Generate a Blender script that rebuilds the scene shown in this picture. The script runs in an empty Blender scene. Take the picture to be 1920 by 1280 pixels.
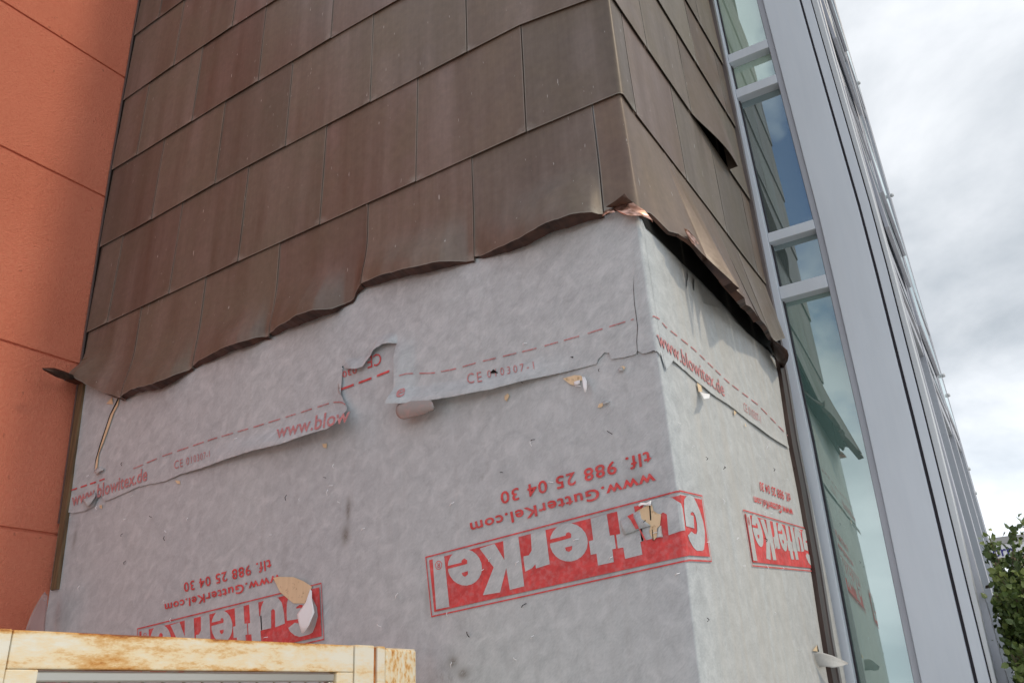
import bpy, bmesh, math, random
import numpy as np
from mathutils import Vector, Matrix, noise
random.seed(7)
SC = bpy.context.scene
COL = SC.collection
R = math.radians

# ------------------------------------------------------------------ camera
CZ = 1.6
YAW, PITCH, ROLL, FPX = -0.54539716, 0.42054179, -0.05805011, 1550.0
cy, sy = math.cos(YAW), math.sin(YAW); cp, sp = math.cos(PITCH), math.sin(PITCH)
FW = Vector((sy*cp, cy*cp, sp)); _r = Vector((cy, -sy, 0)); _u = _r.cross(FW)
cr, sr = math.cos(ROLL), math.sin(ROLL)
RT = _r*cr + _u*sr; UP = _u*cr - _r*sr
CAMPOS = Vector((0, 0, CZ))
cam = bpy.data.cameras.new('camera'); camo = bpy.data.objects.new('camera', cam); COL.objects.link(camo)
m3 = Matrix((RT, UP, -FW)).transposed()
camo.matrix_world = Matrix.Translation(CAMPOS) @ m3.to_4x4()
cam.sensor_width = 36; cam.lens = FPX/1920*36; cam.clip_start = .05; cam.clip_end = 3000
SC.camera = camo

# ------------------------------------------------------------------ sky and sun
SUN_AZ, SUN_EL = 5.6, 47.0            # degrees from +X towards +Y, elevation
w = bpy.data.worlds.new('World'); SC.world = w; w.use_nodes = True
nt = w.node_tree; nt.nodes.clear()
def N(tree, typ, **kw):
    n = tree.nodes.new(typ)
    for k, v in kw.items():
        if k.startswith('i_'): n.inputs[k[2:].replace('_', ' ')].default_value = v
        else: setattr(n, k, v)
    return n
def L(tree, a, b): tree.links.new(a, b)
sky = N(nt, 'ShaderNodeTexSky', sky_type='NISHITA', sun_disc=False, sun_elevation=R(SUN_EL), sun_rotation=R(90-SUN_AZ))
tc = N(nt, 'ShaderNodeTexCoord')
mp = N(nt, 'ShaderNodeMapping'); mp.inputs['Location'].default_value = (0.35, 0.2, 0.0); mp.inputs['Scale'].default_value = (1, 1, 1.9)
L(nt, tc.outputs['Generated'], mp.inputs[0])
n1 = N(nt, 'ShaderNodeTexNoise', i_Scale=2.3, i_Detail=7.0, i_Roughness=.55, i_Distortion=.3); L(nt, mp.outputs[0], n1.inputs['Vector'])
n2 = N(nt, 'ShaderNodeTexNoise', i_Scale=1.7, i_Detail=6.0, i_Roughness=.5); L(nt, mp.outputs[0], n2.inputs['Vector'])
cr1 = N(nt, 'ShaderNodeValToRGB')
e = cr1.color_ramp.elements
e[0].position = .38; e[0].color = (4.1, 4.5, 4.95, 1); e[1].position = .63; e[1].color = (7.2, 7.45, 7.8, 1)
L(nt, n1.outputs['Fac'], cr1.inputs[0])
_d = (RT*(1485-960) - UP*(130-640) + FW*FPX).normalized(); GAPDIR = Vector((_d.x+.09, -_d.y, _d.z)).normalized()
gd = N(nt, 'ShaderNodeVectorMath', operation='DOT_PRODUCT'); gd.inputs[1].default_value = GAPDIR; L(nt, tc.outputs['Generated'], gd.inputs[0])
ga = N(nt, 'ShaderNodeMath', operation='MULTIPLY_ADD'); ga.inputs[1].default_value = -.34; n3 = N(nt, 'ShaderNodeTexNoise', i_Scale=5.5, i_Detail=6.0, i_Roughness=.6); L(nt, tc.outputs['Generated'], n3.inputs['Vector']); L(nt, n3.outputs['Fac'], ga.inputs[0]); L(nt, gd.outputs['Value'], ga.inputs[2])   # ragged rim
cr2 = N(nt, 'ShaderNodeMapRange', i_From_Min=.79, i_From_Max=.85, i_To_Min=1.0, i_To_Max=0.0); L(nt, ga.outputs[0], cr2.inputs[0])
mx = N(nt, 'ShaderNodeMixRGB'); L(nt, cr2.outputs[0], mx.inputs[0]); L(nt, sky.outputs[0], mx.inputs[1]); L(nt, cr1.outputs[0], mx.inputs[2])
sxyz = N(nt, 'ShaderNodeSeparateXYZ'); L(nt, tc.outputs['Generated'], sxyz.inputs[0])
hzr = N(nt, 'ShaderNodeMapRange', i_From_Min=.08, i_From_Max=.34, i_To_Min=1.7, i_To_Max=1.0); L(nt, sxyz.outputs[2], hzr.inputs[0])   # the cloud deck whitens towards the horizon all round
mlt = N(nt, 'ShaderNodeVectorMath', operation='SCALE'); L(nt, mx.outputs[0], mlt.inputs[0]); L(nt, hzr.outputs[0], mlt.inputs['Scale'])
bg = N(nt, 'ShaderNodeBackground', i_Strength=.1); L(nt, mlt.outputs[0], bg.inputs[0])
wo = N(nt, 'ShaderNodeOutputWorld'); L(nt, bg.outputs[0], wo.inputs[0])

sl = bpy.data.lights.new('sun', 'SUN'); sl.energy = 0.98; sl.angle = R(3.4); sl.color = (1.0, .84, .62)
so = bpy.data.objects.new('sun', sl); COL.objects.link(so)
SUND = Vector((math.cos(R(SUN_EL))*math.cos(R(SUN_AZ)), math.cos(R(SUN_EL))*math.sin(R(SUN_AZ)), math.sin(R(SUN_EL))))
so.rotation_euler = SUND.to_track_quat('Z', 'Y').to_euler(); so.location = SUND*30

vs = SC.view_settings
SC.display_settings.display_device = 'sRGB'
vs.view_transform = 'Standard'; vs.look = 'None'; vs.gamma = 1; vs.exposure = 0.42; vs.use_curve_mapping = False
SC.render.engine = 'CYCLES'; SC.cycles.max_bounces = 8

# ------------------------------------------------------------------ helpers
def ray(px, py):
    return (RT*(px-960) - UP*(py-640) + FW*FPX).normalized()
def hitY(px, py, Y):
    d = ray(px, py); return CAMPOS + d*(Y/d.y)
def hitX(px, py, X):
    d = ray(px, py); return CAMPOS + d*(X/d.x)
def interp(x, pts):
    if x <= pts[0][0]: return pts[0][1]
    for (a, va), (b, vb) in zip(pts, pts[1:]):
        if x <= b: return va + (vb-va)*(x-a)/(b-a) if b > a else vb
    return pts[-1][1]
def polyat(pts, t):
    """point at fraction t of a polyline (by length)"""
    ls = [0]
    for a, b in zip(pts, pts[1:]): ls.append(ls[-1] + math.hypot(*(b[i]-a[i] for i in range(2))))
    d = t*ls[-1]
    for i in range(len(pts)-1):
        if d <= ls[i+1] or i == len(pts)-2:
            k = (d-ls[i])/max(1e-9, ls[i+1]-ls[i]); a, b = pts[i], pts[i+1]
            return tuple(a[j]+(b[j]-a[j])*k for j in range(len(a)))
def sm(x): x = max(0, min(1, x)); return x*x*(3-2*x)
def homog(src, dst):
    A = []; B = []
    for (x, y), (u, v) in zip(src, dst):
        A.append([x, y, 1, 0, 0, 0, -u*x, -u*y]); B.append(u)
        A.append([0, 0, 0, x, y, 1, -v*x, -v*y]); B.append(v)
    h = np.append(np.linalg.solve(np.array(A, float), np.array(B, float)), 1).reshape(3, 3)
    def f(x, y):
        q = h @ np.array([x, y, 1.0]); return (q[0]/q[2], q[1]/q[2])
    return f

def link(name, me, mat, parent=None):
    o = bpy.data.objects.new(name, me); COL.objects.link(o)
    if mat is not None and not me.materials: me.materials.append(mat)
    if parent is not None:
        o.parent = parent
        if parent.type == 'EMPTY': o.matrix_parent_inverse = Matrix.Translation(-parent.location)
    return o
def mesh(name, vs_, fs_, mat, parent=None, smooth=False, smooth_n=None):
    me = bpy.data.meshes.new(name); me.from_pydata([tuple(v) for v in vs_], [], fs_); me.update()
    if smooth:
        for i, p in enumerate(me.polygons): p.use_smooth = smooth_n is None or i < smooth_n
    return link(name, me, mat, parent)
def thing(name, label, cat, loc, group=None):
    o = bpy.data.objects.new(name, None); COL.objects.link(o); o.location = loc
    o.empty_display_size = .2; o['label'] = label; o['category'] = cat
    if group: o['group'] = group
    return o
class MB:
    def __init__(s): s.v = []; s.f = []
    def add(s, vs_, fs_):
        b = len(s.v); s.v += [tuple(v) for v in vs_]; s.f += [tuple(i+b for i in f) for f in fs_]
    def box(s, x0, x1, y0, y1, z0, z1):
        s.add([(x0,y0,z0),(x1,y0,z0),(x1,y1,z0),(x0,y1,z0),(x0,y0,z1),(x1,y0,z1),(x1,y1,z1),(x0,y1,z1)],
              [(0,3,2,1),(4,5,6,7),(0,1,5,4),(1,2,6,5),(2,3,7,6),(3,0,4,7)])
    def tube(s, pts, rad, n=6):
        pts = [Vector(p) for p in pts]; b = len(s.v)
        for i, p in enumerate(pts):
            t = (pts[min(i+1, len(pts)-1)] - pts[max(i-1, 0)]).normalized()
            a = t.orthogonal().normalized(); c = t.cross(a); r_ = rad[i] if isinstance(rad, (list, tuple)) else rad
            for k in range(n):
                q = p + (a*math.cos(2*math.pi*k/n) + c*math.sin(2*math.pi*k/n))*r_; s.v.append(tuple(q))
        for i in range(len(pts)-1):
            for k in range(n): s.f.append((b+i*n+k, b+i*n+(k+1) % n, b+(i+1)*n+(k+1) % n, b+(i+1)*n+k))
        s.f.append(tuple(b+k for k in range(n))[::-1]); s.f.append(tuple(b+(len(pts)-1)*n+k for k in range(n)))
    def build(s, name, mat, parent=None, smooth=False): return mesh(name, s.v, s.f, mat, parent, smooth)
def bevel(o, wd=.003, seg=2):
    md = o.modifiers.new('bevel', 'BEVEL'); md.width = wd; md.segments = seg; md.limit_method = 'ANGLE'; return o

# ------------------------------------------------------------------ materials
def mat(name, rough=.5, metal=0.0, spec=.5, col=(.5, .5, .5)):
    m = bpy.data.materials.new(name); m.use_nodes = True
    t = m.node_tree; p = t.nodes['Principled BSDF']
    p.inputs['Roughness'].default_value = rough; p.inputs['Metallic'].default_value = metal
    p.inputs['Specular IOR Level'].default_value = spec; p.inputs['Base Color'].default_value = (*col, 1)
    return m, t, p
def objco(t, scale=(1, 1, 1), rot=(0, 0, 0)):
    c = N(t, 'ShaderNodeTexCoord'); q = N(t, 'ShaderNodeMapping'); q.inputs['Scale'].default_value = scale; q.inputs['Rotation'].default_value = rot
    L(t, c.outputs['Object'], q.inputs[0]); return q.outputs[0]
def noi(t, vec, scale, detail=4, rough=.55, dist=0):
    n = N(t, 'ShaderNodeTexNoise', i_Scale=scale, i_Detail=float(detail), i_Roughness=rough, i_Distortion=dist)
    if vec is not None: L(t, vec, n.inputs['Vector'])
    return n.outputs['Fac']
def ramp(t, fac, stops):
    r_ = N(t, 'ShaderNodeValToRGB'); el = r_.color_ramp.elements
    while len(el) < len(stops): el.new(.5)
    for e_, (p, c) in zip(el, stops):
        e_.position = p; e_.color = (c, c, c, 1) if isinstance(c, (int, float)) else (*c, 1)
    L(t, fac, r_.inputs[0]); return r_.outputs[0]
def mixc(t, fac, a, b, mode='MIX'):
    m = N(t, 'ShaderNodeMixRGB', blend_type=mode)
    for i, v in ((0, fac), (1, a), (2, b)):
        if hasattr(v, 'is_linked'): L(t, v, m.inputs[i])
        elif isinstance(v, (int, float)): m.inputs[i].default_value = v if i == 0 else (v, v, v, 1)
        else: m.inputs[i].default_value = (*v, 1)
    return m.outputs[0]
def math_(t, op, a, b=0.0, c=None):
    m = N(t, 'ShaderNodeMath', operation=op)
    for i, v in enumerate((a, b) if c is None else (a, b, c)):
        if hasattr(v, 'is_linked'): L(t, v, m.inputs[i])
        else: m.inputs[i].default_value = v
    return m.outputs[0]
def bump(t, p, h, strength=.3, dist=.01):
    b = N(t, 'ShaderNodeBump'); b.inputs['Strength'].default_value = strength; b.inputs['Distance'].default_value = dist
    L(t, h, b.inputs['Height']); L(t, b.outputs[0], p.inputs['Normal'])

def copper_mat(name, a, b, c, rough=.45, metal=.08):
    m, t, p = mat(name, rough, metal, .5)
    oi = N(t, 'ShaderNodeObjectInfo')
    off = N(t, 'ShaderNodeVectorMath', operation='SCALE'); off.inputs[0].default_value = (37, 11, 19); L(t, oi.outputs['Random'], off.inputs['Scale'])
    c_ = N(t, 'ShaderNodeTexCoord'); ad = N(t, 'ShaderNodeVectorMath', operation='ADD'); L(t, c_.outputs['Object'], ad.inputs[0]); L(t, off.outputs[0], ad.inputs[1])
    def mapped(s):
        q = N(t, 'ShaderNodeMapping'); q.inputs['Scale'].default_value = s; L(t, ad.outputs[0], q.inputs[0]); return q.outputs[0]
    st = noi(t, mapped((7, 7, .35)), 1.0, 4, .55)
    fine = noi(t, mapped((90, 90, 3)), 1.0, 3, .6)
    bl = noi(t, mapped((2.2, 2.2, 2.0)), 1.0, 5, .6)
    mo = noi(t, mapped((30, 30, 30)), 1.0, 6, .65)
    col = mixc(t, ramp(t, st, [(.38, 0.0), (.62, 1.0)]), a, b)
    col = mixc(t, ramp(t, bl, [(.4, 0.0), (.66, .85)]), col, c)
    col = mixc(t, .28, col, ramp(t, mo, [(.3, .35), (.7, .75)]), 'OVERLAY')
    col = mixc(t, .10, col, ramp(t, fine, [(.3, .3), (.7, .8)]), 'OVERLAY')
    # tint that differs from sheet to sheet
    hv = N(t, 'ShaderNodeHueSaturation'); L(t, col, hv.inputs['Color'])
    L(t, math_(t, 'MULTIPLY_ADD', oi.outputs['Random'], .30, .86), hv.inputs['Value'])
    hr = math_(t, 'FRACT', math_(t, 'MULTIPLY', oi.outputs['Random'], 7.3))
    L(t, math_(t, 'MULTIPLY_ADD', hr, .030, .484), hv.inputs['Hue']); L(t, math_(t, 'MULTIPLY_ADD', hr, -.3, 1.05), hv.inputs['Saturation'])
    col = hv.outputs[0]
    # pale oxide at the corners of each sheet; painted light-catching line along its edges
    uv = N(t, 'ShaderNodeUVMap', uv_map='edge'); sx = N(t, 'ShaderNodeSeparateXYZ'); L(t, uv.outputs[0], sx.inputs[0])
    d = math_(t, 'SQRT', math_(t, 'ADD', math_(t, 'POWER', sx.outputs[0], 2.0), math_(t, 'POWER', math_(t, 'MULTIPLY', sx.outputs[1], 1.2), 2.0)))
    smear = math_(t, 'MULTIPLY', math_(t, 'SUBTRACT', 1.0, math_(t, 'MINIMUM', math_(t, 'DIVIDE', d, .055), 1.0)), ramp(t, mo, [(.35, .1), (.6, 1.0)]))
    eb = math_(t, 'SUBTRACT', 1.0, math_(t, 'MINIMUM', math_(t, 'DIVIDE', math_(t, 'MINIMUM', sx.outputs[0], sx.outputs[1]), .006), 1.0))
    oxide_glint = math_(t, 'MAXIMUM', math_(t, 'MULTIPLY', smear, .72), math_(t, 'MULTIPLY', eb, math_(t, 'MULTIPLY', ramp(t, bl, [(.35, .25), (.6, .95)]), .6)))
    col = mixc(t, oxide_glint, col, (.36, .36, .33))
    # bird-lime flecks and scratches
    fl = noi(t, mapped((75, 75, 15)), 1.0, 2, .5)
    col = mixc(t, ramp(t, fl, [(.735, 0.0), (.765, .7)]), col, (.55, .54, .52))
    L(t, col, p.inputs['Base Color'])
    L(t, ramp(t, bl, [(.3, rough-.06), (.7, rough+.12)]), p.inputs['Roughness'])
    bump(t, p, math_(t, 'ADD', math_(t, 'MULTIPLY', bl, 1.0), math_(t, 'MULTIPLY', mo, .02)), .25, .012)
    return m
M_COP = copper_mat('weathered_copper', (.124, .090, .067), (.188, .147, .123), (.152, .119, .082))
M_COPBACK, t, p = mat('copper_underside', .5, .4, .5, (.1, .05, .035))
m_ = noi(t, objco(t, (1, 1, 1)), 14, 5); L(t, ramp(t, m_, [(.35, (.03, .016, .012)), (.65, (.10, .05, .034))]), p.inputs['Base Color'])
M_RAW, t, p = mat('raw_copper', .28, .85, .5, (.7, .4, .3))
m_ = noi(t, objco(t), 40, 5); L(t, ramp(t, m_, [(.35, (.3, .15, .1)), (.6, (.75, .46, .37))]), p.inputs['Base Color'])

def ray0(px, py): return (RT*(px-960) - UP*(py-640) + FW*FPX).normalized()
def fleece(t):
    v = objco(t, (1, 1, 1), (0, .7, 0))
    v2 = N(t, 'ShaderNodeMapping'); v2.inputs['Scale'].default_value = (15, 15, 21); L(t, v, v2.inputs[0])
    v3 = N(t, 'ShaderNodeMapping'); v3.inputs['Scale'].default_value = (75, 75, 230); L(t, v, v3.inputs[0])
    a = noi(t, v2.outputs[0], 1.0, 5, .6, .6); b = noi(t, v3.outputs[0], 1.0, 4, .65); c = noi(t, objco(t), 1.6, 4, .5)
    col = ramp(t, a, [(.30, (.445, .482, .503)), (.52, (.52, .561, .583)), (.72, (.61, .648, .672))])
    col = mixc(t, .32, col, ramp(t, b, [(.3, .35), (.7, .72)]), 'OVERLAY')
    col = mixc(t, .45, col, ramp(t, c, [(.3, (.45, .43, .44)), (.7, (.54, .545, .54))]), 'OVERLAY')
    h = math_(t, 'ADD', math_(t, 'MULTIPLY', a, .5), math_(t, 'MULTIPLY', b, .25))
    # faint vertical run-off streaks and grime
    s_ = noi(t, objco(t, (28, 28, .9)), 1.0, 4, .6)
    col = mixc(t, math_(t, 'MULTIPLY', ramp(t, s_, [(.5, 0.0), (.72, 1.0)]), .10), col, (.33, .31, .30))
    d = noi(t, objco(t, (7, 7, 4)), 1.0, 7, .7)
    col = mixc(t, math_(t, 'MULTIPLY', ramp(t, d, [(.66, 0.0), (.76, 1.0)]), .55), col, (.2, .18, .16))
    # run-off streaks in a tint painted to dim the sunlit side; single dirty smears
    sx = N(t, 'ShaderNodeSeparateXYZ'); L(t, objco(t), sx.inputs[0])
    side_dim = N(t, 'ShaderNodeMapRange', i_From_Min=2.44, i_From_Max=2.7, i_To_Min=0.0, i_To_Max=1.0); L(t, sx.outputs[1], side_dim.inputs[0])
    gr = noi(t, objco(t, (22, 22, 1.1)), 1.0, 5, .6)
    col = mixc(t, math_(t, 'MULTIPLY', side_dim.outputs[0], ramp(t, gr, [(.3, .12), (.7, .5)])), col, (.53, .49, .43))
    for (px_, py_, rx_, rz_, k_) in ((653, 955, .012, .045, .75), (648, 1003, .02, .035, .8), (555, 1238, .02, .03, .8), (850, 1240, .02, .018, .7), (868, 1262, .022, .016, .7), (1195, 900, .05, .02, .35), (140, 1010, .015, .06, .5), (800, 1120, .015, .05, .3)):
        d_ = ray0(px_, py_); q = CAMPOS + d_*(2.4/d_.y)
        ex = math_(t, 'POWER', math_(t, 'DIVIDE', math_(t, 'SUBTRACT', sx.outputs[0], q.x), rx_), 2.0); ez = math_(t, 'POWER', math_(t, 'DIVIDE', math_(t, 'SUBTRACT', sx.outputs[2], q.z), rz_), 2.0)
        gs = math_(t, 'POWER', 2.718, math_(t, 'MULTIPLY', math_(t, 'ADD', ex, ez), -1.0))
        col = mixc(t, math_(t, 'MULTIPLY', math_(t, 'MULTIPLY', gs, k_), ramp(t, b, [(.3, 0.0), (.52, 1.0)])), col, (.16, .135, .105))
    return col, h, a, b
M_MEM, t, p = mat('grey_fleece_membrane', .85, 0, .2)
col, h, a_, b_ = fleece(t); L(t, col, p.inputs['Base Color']); bump(t, p, h, .05, .004)
M_RED, t, p = mat('red_print', .8, 0, .2)
col, h, a_, b_ = fleece(t)
rc = mixc(t, 1.0, (.72, .095, .095), ramp(t, a_, [(.3, .72), (.7, 1.15)]), 'MULTIPLY')
wn = noi(t, objco(t), 60, 4, .6)
rc = mixc(t, math_(t, 'MULTIPLY', ramp(t, wn, [(.45, 0.0), (.75, 1.0)]), .22), rc, col); L(t, rc, p.inputs['Base Color']); bump(t, p, h, .05, .004)
M_REDF, t, p = mat('faded_red_print', .8, 0, .2)
col, h, a_, b_ = fleece(t)
rc = mixc(t, 1.0, (.60, .20, .20), ramp(t, a_, [(.3, .8), (.7, 1.15)]), 'MULTIPLY'); wn = noi(t, objco(t), 160, 3, .6)
rc = mixc(t, math_(t, 'MULTIPLY', ramp(t, wn, [(.42, 0.0), (.7, 1.0)]), .6), rc, col); L(t, rc, p.inputs['Base Color']); bump(t, p, h, .05, .004)
M_FLAP, t, p = mat('torn_membrane', .85, 0, .2)
col, h, a_, b_ = fleece(t); L(t, mixc(t, .35, col, (.55, .53, .5)), p.inputs['Base Color']); bump(t, p, h, .5, .006)
M_WHITE, t, p = mat('white_membrane_back', .8, 0, .2, (.92, .93, .95))
M_CURL, t, p = mat('membrane_inner_face', .85, 0, .2)
m_ = noi(t, objco(t), 28, 4); L(t, ramp(t, m_, [(.45, (.36, .33, .32)), (.68, (.46, .34, .325))]), p.inputs['Base Color'])
M_WOOD, t, p = mat('exposed_board', .8, 0, .3)  # pale plywood
g = noi(t, objco(t, (60, 60, 9)), 1.0, 5, .6); g2 = noi(t, objco(t), 55, 3)
L(t, mixc(t, ramp(t, g2, [(.6, 0.0), (.75, .7)]), ramp(t, g, [(.3, (.76, .58, .37)), (.7, (.84, .66, .44))]), (.3, .17, .07)), p.inputs['Base Color'])
M_DARK, t, p = mat('dark_gap', .9, 0, .1, (.015, .012, .01))
M_BLACK, t, p = mat('hem_shade_black', .8, 0, .2, (.013, .013, .012))  # near-black colour that imitates the shaded gap under the side hem
M_BATTEN, t, p = mat('weathered_batten', .7, 0, .3)
g = noi(t, objco(t, (50, 50, 3)), 1.0, 5, .6); L(t, ramp(t, g, [(.3, (.08, .05, .03)), (.7, (.25, .17, .09))]), p.inputs['Base Color'])
M_EDGE, t, p = mat('brown_edge_metal', .4, .4, .5)
g = noi(t, objco(t, (20, 20, 2)), 1.0, 4); L(t, ramp(t, g, [(.3, (.05, .03, .026)), (.7, (.11, .075, .065))]), p.inputs['Base Color'])
M_FLASH, t, p = mat('grey_flashing', .35, .5, .5, (.20, .17, .165))

M_STUC, t, p = mat('orange_render', .9, 0, .15)
v = objco(t); a = noi(t, v, 170, 3, .6); b = noi(t, v, 1.3, 5, .6); c = noi(t, v, 60, 4, .7)
col = ramp(t, b, [(.3, (.74, .228, .138)), (.7, (.82, .268, .168))])
col = mixc(t, .3, col, ramp(t, c, [(.3, .3), (.7, .7)]), 'OVERLAY')
L(t, mixc(t, math_(t, 'MULTIPLY', ramp(t, noi(t, v, 24, 3, .5), [(.70, 0.0), (.75, 1.0)]), .4), col, (.25, .07, .04)), p.inputs['Base Color'])
bump(t, p, math_(t, 'ADD', a, c), .9, .011)

def alu(name, col, rough=.38, metal=.0, dirt=.25):
    m, t, p = mat(name, rough, metal, .5)
    a = noi(t, objco(t, (6, 6, 1.2)), 1.0, 5, .6); b = noi(t, objco(t, (40, 40, 2)), 1.0, 4, .6)
    c = mixc(t, math_(t, 'MULTIPLY', ramp(t, a, [(.45, 0.0), (.75, 1.0)]), dirt), col, tuple(x*.72 for x in col))
    c = mixc(t, .12, c, ramp(t, b, [(.3, .35), (.7, .7)]), 'OVERLAY')
    L(t, c, p.inputs['Base Color']); L(t, ramp(t, a, [(.3, rough-.05), (.7, rough+.1)]), p.inputs['Roughness'])
    return m
M_ALU = alu('grey_coated_aluminium', (.70, .755, .83))
M_ALU2 = alu('violet_grey_frame', (.46, .48, .54))
M_ALUW = alu('pale_grey_fin', (.62, .655, .69), .3)
M_GROOVE, t, p = mat('dark_joint_gasket', .7, 0, .3, (.045, .04, .05))

def glassm(name, base, ior=2.2, tint=(.9, 1, 1), gl=.35):
    m, t, p = mat(name, .03, 0, .5, base)
    p.inputs['IOR'].default_value = 1.6
    v = objco(t, (1, 1, .5)); a = noi(t, v, 2.4, 4)
    L(t, mixc(t, ramp(t, a, [(.35, 0.0), (.7, .6)]), base, tuple(min(1, x*1.5+.01) for x in base)), p.inputs['Base Color'])
    p.inputs['Roughness'].default_value = .25
    g_ = N(t, 'ShaderNodeBsdfGlossy'); g_.inputs['Roughness'].default_value = .015; g_.inputs['Color'].default_value = (*tint, 1)
    b = N(t, 'ShaderNodeBump'); b.inputs['Strength'].default_value = .02; b.inputs['Distance'].default_value = .02; L(t, noi(t, objco(t), 2.0, 2), b.inputs['Height']); L(t, b.outputs[0], g_.inputs['Normal'])
    lw = N(t, 'ShaderNodeLayerWeight'); lw.inputs['Blend'].default_value = .35
    f = math_(t, 'MULTIPLY_ADD', lw.outputs['Fresnel'], .6, gl)
    mxs = N(t, 'ShaderNodeMixShader'); L(t, f, mxs.inputs[0]); L(t, p.outputs[0], mxs.inputs[1]); L(t, g_.outputs[0], mxs.inputs[2])
    L(t, mxs.outputs[0], t.nodes['Material Output'].inputs['Surface']); return m
M_GTEAL = glassm('teal_glass', (.095, .185, .16), gl=.34, tint=(.88, 1, .98))
M_GDARK = glassm('dark_glass', (.09, .12, .112), gl=.38, tint=(.78, .93, .98))
M_GCREAM = glassm('pale_green_glass', (.36, .47, .36), gl=.36, tint=(.85, 1, 1))
M_GFAC = glassm('facade_glass', (.04, .05, .05), gl=.3)

def rust_mat(name, amount, spots=False):
    m, t, p = mat(name, .5, 0, .4)
    v = objco(t); a = noi(t, objco(t, (7, 7, 26)), 1.0, 6, .62); b = noi(t, objco(t, (50, 50, 170)), 1.0, 4, .7)
    if not spots:
        sx = N(t, 'ShaderNodeSeparateXYZ'); L(t, v, sx.inputs[0])
        def bl(c, w_): return math_(t, 'POWER', 2.718, math_(t, 'MULTIPLY', math_(t, 'POWER', math_(t, 'DIVIDE', math_(t, 'SUBTRACT', sx.outputs[1], c), w_), 2.0), -1.0))
        a = math_(t, 'ADD', a, math_(t, 'MULTIPLY', math_(t, 'ADD', bl(1.22, .12), math_(t, 'MULTIPLY', bl(1.62, .16), .6)), .17))
        lowz = N(t, 'ShaderNodeMapRange', i_From_Min=1.735, i_From_Max=1.76, i_To_Min=.09, i_To_Max=0.0); L(t, sx.outputs[2], lowz.inputs[0]); a = math_(t, 'ADD', a, lowz.outputs[0]); hiz = N(t, 'ShaderNodeMapRange', i_From_Min=1.800, i_From_Max=1.809, i_To_Min=0.0, i_To_Max=.22); L(t, sx.outputs[2], hiz.inputs[0]); a = math_(t, 'ADD', a, hiz.outputs[0])
    if spots: a = noi(t, objco(t, (75, 75, 42)), 1.0, 3, .6); b = noi(t, objco(t, (34, 34, 2.0)), 1.0, 2, .5)
    mk = math_(t, 'ADD', math_(t, 'MULTIPLY', a, .72), math_(t, 'MULTIPLY', b, .28))
    lo, hi = .62-amount, .80-amount
    halo = ramp(t, mk, [(lo-.12, 0.0), (hi-.04, 1.0)])
    base = mixc(t, noi(t, v, 3, 3), (.88, .83, .67), (.84, .83, .76))
    c = mixc(t, halo, base, (.88, .63, .27)); c = mixc(t, ramp(t, mk, [(lo+.02, 0.0), (hi, 1.0)]), c, (.60, .26, .055))
    c = mixc(t, ramp(t, mk, [(hi-.02, 0.0), (hi+.06, 1.0)]), c, (.28, .09, .03))
    L(t, c, p.inputs['Base Color']); bump(t, p, mk, .15, .004); return m
M_GATE = rust_mat('cream_paint_rusting', .065)
M_GATEC = rust_mat('cream_paint', .02)
M_POST = rust_mat('cream_paint_blistered', .14, True)
M_RUST, t, p = mat('rust', .85, 0, .2)
a = noi(t, objco(t, (60, 60, 20)), 1.0, 5); L(t, ramp(t, a, [(.35, (.25, .07, .02)), (.6, (.5, .2, .06)), (.72, (.62, .5, .3))]), p.inputs['Base Color'])
M_STEEL, t, p = mat('galvanised_frame', .35, .6, .5, (.55, .54, .50))
M_BAR, t, p = mat('galvanised_bar', .4, .3, .5, (.58, .54, .47))
M_PLAS, t, p = mat('clear_plastic', .15, 0, .6, (.75, .62, .62)); p.inputs['Alpha'].default_value = .55

M_GROUND, t, p = mat('pale_paving', .9, 0, .2)
v = objco(t); L(t, ramp(t, noi(t, v, 1.2, 8, .6), [(.3, (.40, .39, .37)), (.7, (.50, .49, .46))]), p.inputs['Base Color'])
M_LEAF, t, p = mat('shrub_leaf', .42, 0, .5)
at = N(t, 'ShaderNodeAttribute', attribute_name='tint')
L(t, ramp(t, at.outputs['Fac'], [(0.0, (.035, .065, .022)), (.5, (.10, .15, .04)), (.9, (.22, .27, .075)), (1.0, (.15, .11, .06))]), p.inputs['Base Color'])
p.inputs['Transmission Weight'].default_value = .0
M_BARK, t, p = mat('bark', .9, 0, .2)
L(t, ramp(t, noi(t, objco(t, (30, 30, 6)), 1.0, 5), [(.3, (.06, .045, .03)), (.7, (.14, .11, .08))]), p.inputs['Base Color'])
M_SIGNW, t, p = mat('white_sign_face', .4, 0, .5, (.82, .82, .85))
M_SIGNB, t, p = mat('navy_letters', .4, 0, .5, (.045, .04, .22))
M_SIGNG, t, p = mat('grey_sign_cap', .5, 0, .4, (.42, .41, .40))
M_SIGNR, t, p = mat('brown_fascia', .7, 0, .3, (.26, .16, .11))

# ------------------------------------------------------------------ the wall chart: u along the wall (front u<0, side u>0), z up, off outwards
YF = 2.4
XC = [(0., -.902), (1.66, -.902), (2.1, -.893), (2.5, -.893), (2.8, -.901), (3.2, -.9055), (3.735, -.909), (4.235, -.903), (5, -.9), (14, -.9)]
XL = [(0., -4.2), (2.26, -4.262), (3.68, -4.345), (4.81, -4.382), (6.4, -4.40), (9, -4.42)]
def xc(z): return interp(z, XC)
def xl(z): return interp(z, XL)
RAD = .007
def W(u, z, off=0.0):
    X = xc(z)
    if u <= -RAD: return Vector((X+u, YF-off, z))
    if u >= RAD: return Vector((X+off, YF+u, z))
    ph = (u+RAD)/(2*RAD)*math.pi/2
    return Vector((X-RAD+(RAD+off)*math.sin(ph), YF+RAD-(RAD+off)*math.cos(ph), z))
def pf(px, py, off=0.0):
    p_ = hitY(px, py, YF-off); return (p_.x-xc(p_.z), p_.z)
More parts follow.
